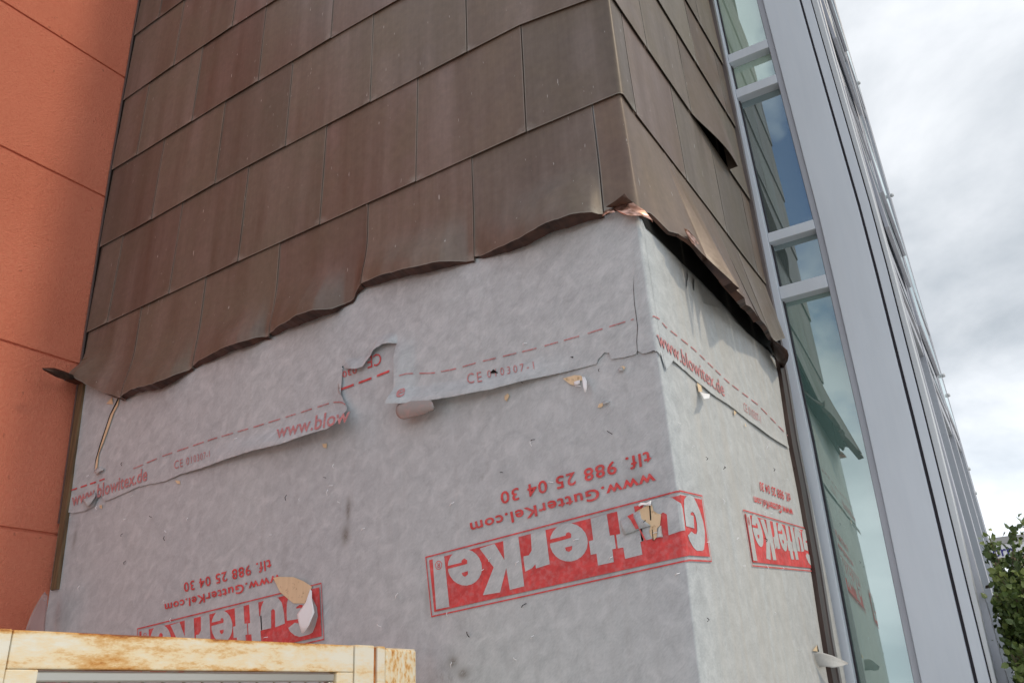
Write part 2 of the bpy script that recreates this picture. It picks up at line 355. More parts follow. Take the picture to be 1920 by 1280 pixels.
def ps(px, py, off=0.0):
    z = 3.0
    for _ in range(6):
        p_ = hitX(px, py, xc(z)+off); z = p_.z
    return (p_.y-YF, p_.z)
def ul(z): return xl(z)-xc(z)

def gridmesh(name, rows, m, parent, two_sided=None, smooth=True, thick=0.0):
    """rows: list of lists of world points"""
    nr, nc = len(rows), len(rows[0])
    v_ = [q for r_ in rows for q in r_]
    f_ = [(i*nc+j, i*nc+j+1, (i+1)*nc+j+1, (i+1)*nc+j) for i in range(nr-1) for j in range(nc-1)]
    o = mesh(name, v_, f_, m, parent, smooth)
    if thick:
        md = o.modifiers.new('thickness', 'SOLIDIFY'); md.thickness = thick; md.offset = 0
    return o

# ------------------------------------------------------------------ ground
mb = MB(); mb.add([(-400, -400, 0), (400, -400, 0), (400, 400, 0), (-400, 400, 0)], [(0, 1, 2, 3)])
g = mb.build('ground', M_GROUND); g['kind'] = 'structure'

# ------------------------------------------------------------------ orange rendered wall (runs towards the camera from the left end)
OW = thing('rendered_wall', 'orange rendered wall with fine horizontal joints left of the copper cladding', 'wall', (-4.3, 1.0, 0))
OJ = [0, .75, 1.6+.963, 1.6+1.933, 1.6+3.084, 1.6+4.05, 1.6+5.0, 1.6+5.95]   # joint heights
OJL = [(4, .965), (5, 1.932)]
for z0, z1 in zip(OJ, OJ[1:]):
    a, b = z0+.007, z1-.007
    zs = [a + (b-a)*i/4 for i in range(5)]
    mb = MB(); n = len(zs)
    y0, y1 = -3.0, YF+.05
    v_ = []
    for z in zs:
        x = xl(z); v_ += [(x, y0, z), (x, y1, z), (x-.28, y1, z), (x-.28, y0, z)]
    f_ = []
    for i in range(n-1):
        for k in range(4):
            f_.append((4*i+k, 4*i+(k+1) % 4, 4*(i+1)+(k+1) % 4, 4*(i+1)+k))
    f_.append((3, 2, 1, 0)); f_.append(tuple(4*(n-1)+k for k in range(4)))
    mb.add(v_, f_); o = mb.build('wall_panel', M_STUC, OW); bevel(o, .004, 2)
mb = MB()
for z0, z1 in zip(OJ[:-1], OJ[1:]):
    pass
v_ = []; zs = [0.0]+OJ[1:]
for z in zs: v_ += [(xl(z)-.011, -3.0, z), (xl(z)-.011, YF+.05, z)]
mb.add(v_, [(2*i, 2*i+1, 2*i+3, 2*i+2) for i in range(len(zs)-1)])
mb.build('joint_mortar', M_STUC, OW)

# ------------------------------------------------------------------ copper clad block
CB = thing('copper_clad_block', 'corner block with brown copper shingles above bare grey membrane torn open', 'building', (-2.6, 3.2, 0))
SIDE_END = 1.83
# lower layer of membrane: one sheet wrapped round the corner
us = list(np.linspace(-3.42, -.1, 26)) + [-.04, -RAD] + [-RAD*.5, 0, RAD*.5, RAD] + list(np.linspace(.05, SIDE_END, 16))
zs = list(np.linspace(0, 1.5, 6)) + list(np.linspace(1.66, 3.9, 26))
rows = []
for z in zs:
    r_ = []
    for u in us:
        uu = max(u, ul(z)) if u < -3 else u
        o_ = .0016*noise.noise(Vector((u*2.2, z*2.6, 3.1)))
        if abs(u) < .05: o_ *= .3
        r_.append(W(uu, z, o_))
    rows.append(r_)
MEM = gridmesh('membrane', rows, M_MEM, CB)
MEM['label'] = 'lower grey fleece membrane with red printing, wrapped round the corner'
# solid core behind (closes the block for other views)
mb = MB(); mb.box(-4.2, -.93, YF+.03, 4.9, 0, 13); mb.build('core_wall', M_DARK, CB)

# hem of the lowest course (photo pixels, stand-off)
HEMF = [(137, 706, 0.100), (167, 724, 0.085), (197, 737, 0.060), (225, 743, 0.045), (248, 730, 0.070), (287, 720, 0.084), (320, 707, 0.063), (357, 694, 0.020), (373, 677, 0.042), (410, 657, 0.070), (443, 644, 0.077), (470, 637, 0.056), (500, 631, 0.020), (518, 615, 0.063), (557, 592, 0.098), (588, 581, 0.091), (623, 580, 0.049), (643, 572, 0.020), (664, 564, 0.014), (668, 552, 0.014), (678, 531, 0.042), (712, 517, 0.077), (769, 502, 0.084), (827, 491, 0.070), (877, 492, 0.014), (894, 484, 0.016), (931, 468, 0.049), (980, 444, 0.084), (1032, 416, 0.098), (1066, 405, 0.098), (1110, 397, 0.063), (1129, 402, 0.020), (1147, 393, 0.018), (1170, 390, 0.016), (1194, 402, 0.016)]
HEMS = [(1198, 402, .016), (1212, 400, .018), (1219, 401, .022), (1231, 412, .034), (1241, 423, .045), (1252, 434, .055), (1270, 440, .07), (1284, 448, .085), (1298, 459, .10), (1312, 473, .11), (1326, 487, 0.109), (1340, 503, 0.109), (1353, 521, 0.109), (1360, 521, 0.132), (1373, 530, 0.186), (1387, 544, 0.186), (1394, 559, 0.171), (1397, 572, 0.124), (1406, 577, 0.132), (1422, 596, .125), (1436, 613, .11), (1444, 630, .09), (1451, 640, .075)]
hz = []; ho = []
for x, y, o_ in HEMF: u, z = pf(x, y, o_); hz.append((u, z)); ho.append((u, o_))
for x, y, o_ in HEMS: u, z = ps(x, y, o_); hz.append((max(u, .014), z)); ho.append((max(u, .014), o_))
hz.sort(); ho.sort()
hem_z = lambda u: interp(u, hz); hem_o = lambda u: interp(u, ho)
# overlapping upper strip of membrane ------------------------------------------------------
BOT_L = [(120, 957), (136, 962), (160, 957), (176, 948), (186, 925), (196, 938), (204, 937), (260, 912), (310, 901), (340, 888), (372, 879), (420, 862), (470, 846), (528, 832), (580, 813), (617, 804)]
BOT_M = [(617, 692), (632, 687), (645, 688), (652, 693), (672, 694), (685, 690), (700, 670), (706, 658), (722, 648), (746, 643)]
BOT_R = [(744, 756), (790, 752), (850, 743), (920, 729), (985, 712), (1045, 700), (1118, 682), (1122, 673), (1133, 661), (1142, 661), (1146, 673), (1170, 670), (1192, 664), (1195, 657), (1205, 663)]
BOT_C = [(1205, 663), (1213, 661), (1236, 656)]
BOT_S = [(1240, 658), (1262, 676), (1288, 697), (1310, 717), (1333, 737), (1358, 753), (1383, 771), (1410, 793), (1439, 815), (1460, 829), (1480, 840)]
def wf(px, py, off):
    u, z = pf(px, py, off); return W(u, z, off)
def wsd(px, py, off):
    u, z = ps(px, py, off); return W(max(u, 0.0), z, off)
def dense(pts, step=9):
    out = []
    for a, b in zip(pts, pts[1:]):
        n = max(1, int(math.hypot(b[0]-a[0], b[1]-a[1])/step))
        for i in range(n): out.append((a[0]+(b[0]-a[0])*i/n, a[1]+(b[1]-a[1])*i/n))
    return out+[pts[-1]]
def uz(pts, place=pf): return [place(x, y, .008) for x, y in pts]
uL, uM_, uR, uC = uz(BOT_L), uz(BOT_M), uz(BOT_R), uz(BOT_C)
flareL = lambda u: .008+.070*sm((u+2.6)/1.2)
flareR = lambda u: .006+.052*(1-sm((u+.75)/.5))
uL = [pf(x, y, flareL(u)) for (x, y), (u, z) in zip(BOT_L, uL)]; uR = [pf(x, y, flareR(u)) for (x, y), (u, z) in zip(BOT_R, uR)]
uS = [(.03, 2.600)] + uz(BOT_S, ps)[1:]
UE = uL[-1][0]; UM = pf(745, 700, .008)[0]
uM_[0] = (UE, uM_[0][1]); uM_[-1] = (UM, uM_[-1][1]); uM_ = [uM_[0]] + [q for q in uM_[1:-1] if UE+.006 < q[0] < UM-.004] + [uM_[-1]]; uR[0] = (UM, uR[0][1]); uC[0] = uR[-1]
flapR = [pf(x, y, .012) for x, y in [(617, 692), (628, 715), (640, 740), (650, 758), (661, 775), (657, 790), (655, 803)]]
flapR[0] = (UE, uM_[0][1])
ZE0, ZE1 = uM_[0][1], uL[-1][1]
def offL(u, z):
    zb = interp(u, uL)
    o_ = .006 + (.002+.070*sm((u+2.6)/1.2))*(1-sm((z-zb)/.11)) + .0012*noise.noise(Vector((u*9, z*9, 1)))*sm((z-zb)/.05)*sm((UE-.02-u)/.15)
    if u > UE-.12: o_ += .032*sm((u-UE+.12)/.28)**1.5*sm((ZE0-z)/.15)
    return o_
def offM(u, z): return .006 + .022*(1-sm((z-interp(u, uM_))/.06))*sm((u-UE)/.06)*sm((UM-u)/.03)
ZN = uM_[-1][1]
def offR(u, z): return .006 + .026*(1-sm((u-UM)/.11))*sm((ZN+.01-z)/.07) + .052*(1-sm((u+.75)/.5))*(1-sm((z-interp(u, uR))/.09)) + .0012*noise.noise(Vector((u*9, z*9, 1)))*sm((-.1-u)/.2)
def offS(u, z): return .0075
def settle(f, px, py):
    o_ = .01
    for _ in range(10): o_ = .5*o_ + .5*(f(*pf(px, py, o_))+.003)
    return o_-.003
over_off_l = lambda px, py: settle(offL, px, py)
over_off_r = lambda px, py: settle(offR, px, py)
over_off_s = lambda px, py: .0062
def ztop(u): return hem_z(u)+.03
def jagu(pts, amp=.0025, step=.012):
    out = []
    for a, b in zip(pts, pts[1:]):
        n = max(1, int(math.hypot(b[0]-a[0], b[1]-a[1])/step))
        for i in range(n): out.append((a[0]+(b[0]-a[0])*i/n, a[1]+(b[1]-a[1])*i/n))
    out.append(pts[-1])
    return [(u, z+(amp*noise.noise(Vector((u*60, z*31, 5))) if 0 < i < len(out)-1 else 0)) for i, (u, z) in enumerate(out)]
def columns(bot, offf, nrow=14):
    rows = []
    zm = [max(z2 for u2, z2 in bot if abs(u2-u) < .09) for u, zb in bot]
    zm = [sum(zm[max(0, i-4):i+5])/len(zm[max(0, i-4):i+5]) for i in range(len(zm))]
    zm = [max(a, zb)+.10 for a, (u, zb) in zip(zm, bot)]
    n1 = nrow//3
    for i in range(nrow+1):
        r_ = []
        for (u, zb), m_ in zip(bot, zm):
            zt = max(ztop(u), m_+.01)
            z = zt+(m_-zt)*i/n1 if i <= n1 else m_+(zb-m_)*(i-n1)/(nrow-n1)
            r_.append(W(u, z, offf(u, z)))
        rows.append(r_)
    return rows
def join_grids(name, grids, m, parent):
    V, F_ = [], []
    for rows in grids:
        nc = len(rows[0]); b = len(V)
        V += [q for r_ in rows for q in r_]
        F_ += [(b+i*nc+j, b+i*nc+j+1, b+(i+1)*nc+j+1, b+(i+1)*nc+j) for i in range(len(rows)-1) for j in range(nc-1)]
    o = mesh(name, V, F_, m, parent, True)
    bm = bmesh.new(); bm.from_mesh(o.data); bmesh.ops.remove_doubles(bm, verts=bm.verts[:], dist=.0012); bm.to_mesh(o.data); bm.free()
    return o
g1 = columns(jagu(uL), offL, 48)
rows = []
for i in range(15):
    t = i/14; z = ZE0+(ZE1-ZE0)*t; b = polyat(flapR, t)
    rows.append([W(UE+(b[0]-UE)*j/8, z+(b[1]-z)*j/8, offL(UE+(b[0]-UE)*j/8, z+(b[1]-z)*j/8)) for j in range(9)])
g3 = columns(jagu(uM_), offM, 48)
OVL = join_grids('membrane_strip', [g1, rows, g3], M_MEM, CB)
OVL['label'] = 'torn left stretch of the upper membrane strip with a leaning ragged end'
g4 = columns(jagu(uR, .002), offR, 40)
uc_ = sorted(uC + [(u, interp(u, [(uC[-2][0], uC[-2][1]), (-.002, uC[-1][1]), (.03, 2.600)])) for u in (-RAD, -RAD*.5, 0, RAD*.5, RAD, .03)])
uc_ = [q for q in uc_ if q[0] <= uC[-2][0]+1e-6 or q[0] >= -RAD-1e-6]
g5 = columns(uc_, lambda u, z: .006, 40)
OVR = join_grids('membrane_strip', [g4, g5], M_MEM, CB)
OVR['label'] = 'right stretch of the upper membrane strip with a curled lower corner'
g6 = columns(jagu(uS, .003), lambda u, z: .0066 + .005*(1-sm((z-interp(u, uS))/.03))*max(0, .3+noise.noise(Vector((u*5, .3, 0)))), 45)
OVS = join_grids('membrane_strip', [g6], M_MEM, CB)
OVS['label'] = 'side stretch of the upper membrane strip running back from the corner'

# curled lower corner of the right strip
rows = []
for i in range(15):
    t = i/14; r_ = []
    lx = 742 + 16*(1-math.sqrt(max(0, 1-(2*t-1.0)**2))); rx = interp(t, [(0, 808), (.3, 812), (.6, 814), (.78, 812), (.85, 806), (1, 803)])
    for j in range(13):
        s = j/12; x = lx+(rx-lx)*s
        y = 753-4*s + (33-8*s)*t + (2*noise.noise(Vector((t*6, 3, 0))) if j == 12 else 0)
        r_.append(wf(x, y, .036+.034*math.sin(math.pi*(.2+.6*t))))
    rows.append(r_)
c_ = gridmesh('curled_corner', rows, M_CURL, OVR, thick=.0015)

# red printing -------------------------------------------------------------------------------
def text_mesh(body, bold=0.0, shear=0.0, space=1.0):
    cu = bpy.data.curves.new('t', 'FONT'); cu.body = body; cu.offset = bold; cu.shear = shear; cu.resolution_u = 3; cu.space_character = space
    o = bpy.data.objects.new('t', cu); COL.objects.link(o)
    bpy.context.view_layer.update()
    me = bpy.data.meshes.new_from_object(o.evaluated_get(bpy.context.evaluated_depsgraph_get()))
    V = [tuple(v.co) for v in me.vertices]; F_ = [tuple(q.vertices) for q in me.polygons]
    bpy.data.objects.remove(o); bpy.data.curves.remove(cu); bpy.data.meshes.remove(me)
    return V, F_
def pieces(V, F_):
    par = list(range(len(V)))
    def fd(i):
        while par[i] != i: par[i] = par[par[i]]; i = par[i]
        return i
    key = {}
    for i, v in enumerate(V):
        k = tuple(round(c, 5) for c in v)
        if k in key: par[fd(i)] = fd(key[k])
        else: key[k] = i
    for f in F_:
        for j in f[1:]: par[fd(f[0])] = fd(j)
    out = {}
    for f in F_: out.setdefault(fd(f[0]), []).append(f)
    res = []
    for fs in out.values():
        ids = sorted({i for f in fs for i in f}); mp_ = {j: k for k, j in enumerate(ids)}
        res.append(([V[j] for j in ids], [tuple(mp_[i] for i in f) for f in fs]))
    return res
def mesh_pieces(name, V, F_, m, parent, small=0.0):
    ps_ = pieces(V, F_)
    for V2, F2 in ps_: mesh(name, V2, F2, m, parent)
def put_text(name, body, quad, place, offf, m, parent, bold=.02, shear=0.0, space=1.0, flip=False):
    """quad: start-base, end-base, end-cap, start-cap in photo pixels"""
    V, F_ = text_mesh(body, bold, shear, space)
    if offf is not Z:      # follow the lifted edge of the strip
        bm = bmesh.new(); bv = [bm.verts.new(v) for v in V]
        for f in F_:
            try: bm.faces.new([bv[i] for i in f])
            except ValueError: pass
        for i in range(-3, 12): bmesh.ops.bisect_plane(bm, geom=bm.verts[:]+bm.edges[:]+bm.faces[:], plane_co=(0, i*.08+.013, 0), plane_no=(0, 1, 0))
        bm.verts.index_update(); V = [tuple(v.co) for v in bm.verts]; F_ = [tuple(v.index for v in f.verts) for f in bm.faces]; bm.free()
    xs = [v[0] for v in V]; x0, x1 = min(xs), max(xs); cap = .70
    h = homog([(0, 0), (1, 0), (1, 1), (0, 1)], quad)
    out = []
    for v in V:
        px, py = h((v[0]-x0)/(x1-x0), v[1]/cap)
        out.append(place(px, py, offf(px, py)+(.0018 if offf is Z else .0032)))
    if 'standard' in name:
        o = mesh(name, out, F_, m, parent); o['kind'] = 'stuff'; return o
    mesh_pieces('printed_letter', out, F_, m, parent)
Z = lambda px, py: .0022
def quadlines(a, b, capv, capv2=None): 
    capv2 = capv2 or capv
    return [a, b, (b[0]+capv2[0], b[1]+capv2[1]), (a[0]+capv[0], a[1]+capv[1])]
put_text('printed_web_address', 'www.GutterKel.com', quadlines((1227.5, 885.4), (880.6, 980.5), (3.5, 21), (3.2, 19)), wf, Z, M_RED, MEM, .022, 0, 1.12)
put_text('printed_phone_number', 'tlf. 988 25 04 30', quadlines((1219.5, 845), (937.5, 923), (3, 24), (2.5, 22)), wf, Z, M_RED, MEM, .016, 0, 1.12)
put_text('printed_web_address', 'www.GutterKel.com', quadlines((526, 1075.5), (308.3, 1132), (1.5, 17), (1, 14.5)), wf, Z, M_RED, MEM, .022, 0, 1.12)
put_text('printed_phone_number', 'tlf. 988 25 04 30', quadlines((508, 1047.7), (344, 1092.5), (1.5, 19), (1.5, 17)), wf, Z, M_RED, MEM, .016, 0, 1.12)
put_text('printed_web_address', 'www.GutterKel.com', quadlines((1486, 954), (1413, 930), (2, 15), (2, 14.5)), wsd, Z, M_RED, MEM, .022, 0, 1.12)
put_text('printed_phone_number', 'tlf. 988 25 04 30', quadlines((1481.5, 925.5), (1424, 902.5), (2, 16), (2, 16)), wsd, Z, M_RED, MEM, .016, 0, 1.12)

# logo outlines traced in chart units (a along, b down)
LW = 1.253
hFL = homog([(57, 540), (1635, 125), (1690, 565), (95, 915)], [(0, 0), (1, 0), (1, 1), (0, 1)])   # trace of the large front logo
def tr(pts, h): return [h(*q) for q in pts]
def ell(cx, cy_, rx, ry, rot=0, n=22):
    return [(cx+rx*math.cos(t)*math.cos(rot)-ry*math.sin(t)*math.sin(rot), cy_+rx*math.cos(t)*math.sin(rot)+ry*math.sin(t)*math.cos(rot)) for t in [2*math.pi*i/n for i in range(n)]]
GREY = []; REDTOP = []
F_l = [(103, 549), (174, 529), (207, 850), (125, 867)]
F_K = [(395, 489), (487, 458), (549, 560), (541, 442), (635, 415), (672, 722), (582, 745), (560, 608), (522, 760), (415, 778), (482, 605)]
F_r = [(712, 398), (803, 373), (830, 585), (745, 612), (741, 585), (720, 610), (678, 632), (668, 560), (667, 537), (700, 530), (718, 500)]
F_t1 = [(1083, 303), (1183, 275), (1203, 408), (1230, 404), (1241, 488), (1218, 493), (1228, 572), (1130, 593), (1120, 520), (1085, 527), (1073, 443), (1100, 435)]
F_t2 = [(1248, 258), (1352, 228), (1372, 338), (1398, 330), (1412, 440), (1392, 447), (1405, 525), (1298, 552), (1287, 482), (1253, 487), (1242, 402), (1268, 398)]
GREY = [F_l, ell(303, 605, 106, 114, -.25), F_K, F_r, ell(948, 450, 118, 119, -.25), F_t1, F_t2]
REDTOP = [[(192, 598), (282, 576), (284, 561), (300, 550), (318, 561), (318, 583), (196, 615)], [(283, 640), (322, 628), (321, 650), (305, 663), (291, 657)],
          [(826, 434), (929, 408), (931, 394), (948, 386), (963, 398), (962, 421), (830, 457)], [(925, 482), (969, 472), (967, 495), (949, 509), (931, 501)]]
GREY = [tr(q, hFL) for q in GREY]; REDTOP = [tr(q, hFL) for q in REDTOP]
# 'u' and 'G' traced from the left logo and the corner
LLpx = [(256.7, 1177.3), (602.5, 1091.3), (607.7, 1198.8), (259.7, 1278)]
hLL = homog(LLpx, [(0, 0), (LW, 0), (LW, 1), (0, 1)])
def llp(pts): return [hLL(x/4.8+240, y/4.8+1020) for x, y in pts]
Fu = llp([(1190, 640), (1200, 560), (1222, 505), (1262, 480), (1310, 470), (1352, 482), (1385, 525), (1402, 610), (1412, 710), (1325, 745), (1322, 595), (1305, 578), (1288, 595), (1288, 752), (1198, 772)])
Gpx = [(1213, 250), (1215, 150), (1250, 95), (1300, 60), (1375, 100), (1420, 190), (1480, 330), (1540, 520), (1570, 700), (1568, 880), (1555, 1000), (1520, 1025), (1430, 1020), (1370, 960), (1310, 850), (1280, 760), (1340, 690), (1390, 735), (1425, 740), (1440, 680), (1435, 560), (1410, 440), (1380, 370), (1350, 355), (1325, 380), (1325, 410), (1375, 425), (1390, 640), (1250, 600), (1225, 400)]
hSD = homog([(1274, 918), (1317, 928), (1335, 1053), (1290.5, 1051)], [(1, 0), (LW, 0), (LW, 1), (1, 1)])
FG = [hSD(x/9.145+1150, y/9.145+920) for x, y in Gpx]
GREY += [Fu, FG]
def polymesh_fill(polys, lift, h2px_f, place_f, h2px_s=None, place_s=None, cutn=0):
    """triangulate polygons in (a,b); cut them at a=1 where the wall turns"""
    V, F_ = [], []
    for P in polys:
        bm = bmesh.new(); vs2 = [bm.verts.new((a, b, 0)) for a, b in P]
        try: bm.faces.new(vs2)
        except ValueError: bm.free(); continue
        bm.normal_update()
        bmesh.ops.triangulate(bm, faces=bm.faces[:])
        cuts = [1.0] if h2px_s else []
        if cutn: cuts += [i*cutn for i in range(1, 40) if abs(i*cutn-1) > .004]
        for c_ in cuts: bmesh.ops.bisect_plane(bm, geom=bm.verts[:]+bm.edges[:]+bm.faces[:], plane_co=(c_, 0, 0), plane_no=(1, 0, 0))
        if h2px_s: 
            for c_ in (.97, .9868, .9934, 1.0066, 1.0132, 1.03): bmesh.ops.bisect_plane(bm, geom=bm.verts[:]+bm.edges[:]+bm.faces[:], plane_co=(c_, 0, 0), plane_no=(1, 0, 0))
        bm.verts.ensure_lookup_table()
        for f in bm.faces:
            ca = sum(v.co.x for v in f.verts)/len(f.verts); idx = []
            for v in f.verts:
                a, b = v.co.x, v.co.y
                if h2px_s and ca > 1: q = place_s(*h2px_s(a, b), lift)
                else: q = place_f(*h2px_f(a, b), lift)
                idx.append(len(V)); V.append(q)
            n_ = (V[idx[1]]-V[idx[0]]).cross(V[idx[2]]-V[idx[0]])
            F_.append(tuple(idx) if n_.dot(V[idx[0]]-CAMPOS) < 0 else tuple(idx[::-1]))
        bm.free()
    return V, F_
def frame_polys(w0, w1, t=.011):
    ta = t*.8*.22
    return [[(w0, 0), (w1, 0), (w1, 2*t), (w0, 2*t)], [(w0, 1-2*t), (w1, 1-2*t), (w1, 1), (w0, 1)],
            [(w0, 2*t), (w0+2*ta, 2*t), (w0+2*ta, 1-2*t), (w0, 1-2*t)], [(w1-2*ta, 2*t), (w1, 2*t), (w1, 1-2*t), (w1-2*ta, 1-2*t)]]
def ring(cx, cy_, rx, ry, w_, n=16):
    out = []
    for i in range(n):
        t0, t1 = 2*math.pi*i/n, 2*math.pi*(i+1)/n
        out.append([(cx+rx*math.cos(t0), cy_+ry*math.sin(t0)), (cx+rx*math.cos(t1), cy_+ry*math.sin(t1)), (cx+rx*(1-w_)*math.cos(t1), cy_+ry*(1-w_)*math.sin(t1)), (cx+rx*(1-w_)*math.cos(t0), cy_+ry*(1-w_)*math.sin(t0))])
    return out
def logo(hf, pl_f, hs=None, pl_s=None):
    red = frame_polys(0, LW) + [[(.016, .072), (LW-.014, .072), (LW-.014, .925), (.016, .925)]]
    V, F_ = polymesh_fill(red, .0042, hf, pl_f, hs, pl_s, .06); mesh_pieces('printed_logo_panel', V, F_, M_RED, MEM)
    V, F_ = polymesh_fill(GREY, .0052, hf, pl_f, hs, pl_s, .06); mesh_pieces('logo_letter', V, F_, M_MEM, MEM)
    cx, cb = hFL(140, 592); rb = .072; ra = rb*.215
    R_ = ring(cx, cb, ra, rb, .16)
    # upside-down R inside the ring
    def q(x, y): return (cx-(x-.5)*ra*1.0, cb-(.5-y)*rb*1.1)
    R_ += [[q(.15, 0), q(.32, 0), q(.32, 1), q(.15, 1)][::-1], [q(.32, 1), q(.75, 1), q(.75, .86), q(.32, .86)], [q(.7, .95), q(.88, .85), q(.88, .6), q(.7, .5)], [q(.32, .56), q(.75, .56), q(.75, .43), q(.32, .43)], [q(.45, .45), q(.63, .45), q(.9, 0), q(.72, 0)]]
    V, F_ = polymesh_fill(REDTOP + R_, .0062, hf, pl_f, hs, pl_s); o = mesh('logo_counter', V, F_, M_RED, MEM); o['kind'] = 'stuff'
inv = lambda dst, src: homog(src, dst)
hf_front = homog([(0, 0), (1, 0), (1, 1), (0, 1)], [(797.2, 1043.1), (1274, 918), (1290.5, 1051), (808.7, 1156.4)])
hf_side = homog([(1, 0), (LW, 0), (LW, 1), (1, 1)], [(1274, 918), (1317, 928), (1335, 1053), (1290.5, 1051)])
logo(hf_front, wf, hf_side, wsd)
logo(homog([(0, 0), (LW, 0), (LW, 1), (0, 1)], LLpx), wf)
logo(homog([(0, 0), (1.16, 0), (1.16, 1), (0, 1)], [(1393.4, 954.3), (1511.6, 989.4), (1526, 1071), (1411.3, 1061)]), wsd)
# the piece of logo seen through the gate bars
put = [(84, 1268), (130, 1266), (134, 1340), (84, 1345)]
V, F_ = polymesh_fill([[(0, 0), (.42, 0), (.42, 1), (0, 1)], [(.62, 0), (1, 0), (1, 1), (.8, 1)]], .003, homog([(0, 0), (1, 0), (1, 1), (0, 1)], put), wf); mesh('printed_logo_panel', V, F_, M_RED, MEM)

# printing on the strips
put_text('printed_web_address', 'www.blow', [(520.6, 820.4), (658, 789), (656, 762), (517.5, 796.7)], wf, over_off_l, M_REDF, OVL, .016, .25, 1.02)
put_text('printed_web_address', 'www.blowitex.de', [(136.6, 948), (276.6, 899), (275, 875), (134, 925)], wf, over_off_l, M_REDF, OVL, .016, .25, 1.02)
put_text('printed_standard_mark', 'CE 010307-1', [(327, 879), (394, 856), (393, 844), (326, 864)], wf, over_off_l, M_REDF, OVL, 0, .1, 1.2)
put_text('printed_web_address', 'e', [(743, 745), (760, 740), (759, 719), (742, 724)], wf, over_off_r, M_REDF, OVR, .016, .25)
put_text('printed_standard_mark', 'CE', [(876, 719), (904, 715), (902, 696), (875, 700)], wf, over_off_r, M_REDF, OVR, 0, 0, 1.3)
put_text('printed_standard_mark', '010307-1', [(914, 708), (1002, 691), (1000, 677), (913, 694)], wf, over_off_r, M_REDF, OVR, 0, 0, 1.5)
put_text('printed_web_address', 'www.blowitex.de', [(1237, 647), (1360, 744), (1355, 716), (1231, 616)], wsd, over_off_s, M_REDF, OVS, .01, .1, 1.05)
put_text('printed_standard_mark', 'CE 010307-1', [(1395.5, 769), (1427, 794), (1426, 779), (1394, 753)], wsd, over_off_s, M_REDF, OVS, 0, .0, 1.2)
put_text('printed_standard_mark', 'CE', quadlines((714, 661), (688, 669), (1, 22)), wf, Z, M_RED, MEM, .0, 0, 1.0)
put_text('printed_standard_mark', '0307-', quadlines((668, 688), (626, 702), (1, 11)), wf, Z, M_RED, MEM, .0, 0, 1.1)
def dashes(name, pts, place, offf, m, parent, dash=23, gap=9, wd=1.6):
    tot = sum(math.hypot(b[0]-a[0], b[1]-a[1]) for a, b in zip(pts, pts[1:])); d = 0; V = []; F_ = []
    while d < tot:
        l_ = dash*(.9+.25*random.random()); n = 4; b = len(V)
        for i in range(n+1):
            x, y = polyat(pts, min(1, (d+l_*i/n)/tot))
            for k in (-.5, .5):
                yy = y+k*wd*1.3; V.append(place(x, yy, offf(x, yy)+(.0018 if offf is Z else .003)))
        for i in range(n): F_.append((b+2*i, b+2*i+2, b+2*i+3, b+2*i+1))
        d += l_+gap*(.8+.5*random.random())
    mesh_pieces('printed_dash', V, F_, m, parent)
dashes('printed_dash_line', [(748, 704), (762, 700), (812, 699), (850, 692), (900, 678), (950, 666), (1000, 654), (1085, 630), (1188, 598)], wf, over_off_r, M_REDF, OVR, 28, 13, 1.6)
dashes('printed_dash_line', [(250, 878), (306, 854), (400, 822), (480, 799), (560, 774), (622, 754), (640, 753), (650, 760)], wf, over_off_l, M_REDF, OVL, 21, 9, 1.6)
dashes('printed_dash_line', [(132, 919), (180, 903), (196, 897)], wf, over_off_l, M_RED, OVL, 13, 6, 2)
dashes('printed_dash_line', [(638, 730), (690, 711), (743, 690)], wf, Z, M_RED, MEM, 24, 10, 3)
dashes('printed_dash_line', [(1224, 591), (1236, 597), (1248, 612), (1301, 654), (1365, 715.5), (1421, 758), (1477, 816)], wsd, over_off_s, M_REDF, OVS, 15, 7, 1.6)

# tears, exposed board and flaps
def wood(pts, place=wf, off=.0085, parent=MEM):
    V, F_ = polymesh_fill([dense(pts, 6)], off, lambda a, b: (a, b), place)
    return mesh('exposed_board', V, F_, M_WOOD, parent)
def z1(p_): return (1150+p_[0]/9.145, 920+p_[1]/9.145)
wood([z1(q) for q in [(400, 340), (560, 260), (620, 235), (665, 240), (690, 340), (760, 385), (820, 400), (800, 590), (750, 640), (745, 790), (690, 845), (645, 770), (615, 695), (640, 600), (560, 560), (480, 470)]], off=.0085)
V, F_ = polymesh_fill([[z1(q) for q in [(612, 240), (634, 240), (650, 500), (630, 500)]], [z1(q) for q in [(660, 660), (672, 660), (690, 850), (676, 850)]]], .0096, lambda a, b: (a, b), wf); mesh('board_joint', V, F_, M_DARK, MEM)
def flap(name, rows_px, offs, m, parent=MEM, place=wf, thick=.0012):
    """rows of photo pixels from the hinge to the free end, with a stand-off per row"""
    rows = []
    for r_, o_ in zip(rows_px, offs):
        n = 8
        rows.append([place(*polyat(r_, j/n), o_ + .0012*noise.noise(Vector((j*.6, o_*40, len(r_))))) for j in range(n+1)])
    return gridmesh(name, rows, m, parent, thick=thick)
flap('torn_flap', [[z1((105, 520)), z1((230, 425)), z1((370, 365)), z1((450, 320))], [z1((140, 640)), z1((300, 560)), z1((430, 470)), z1((480, 475))], [z1((180, 750)), z1((330, 700)), z1((480, 640)), z1((640, 590))]], [.0075, .0085, .013], M_MEM)
V, F_ = polymesh_fill([[z1(q) for q in [(238, 432), (345, 378), (345, 440), (385, 520), (440, 640), (385, 655), (330, 560), (300, 500)]], [z1(q) for q in [(438, 650), (462, 655), (565, 850), (530, 860)]], [z1(q) for q in [(355, 262), (425, 250), (470, 285), (370, 340)]]], .0165, lambda a, b: (a, b), wf); mesh_pieces('print_fragment', V, F_, M_RED, MEM)
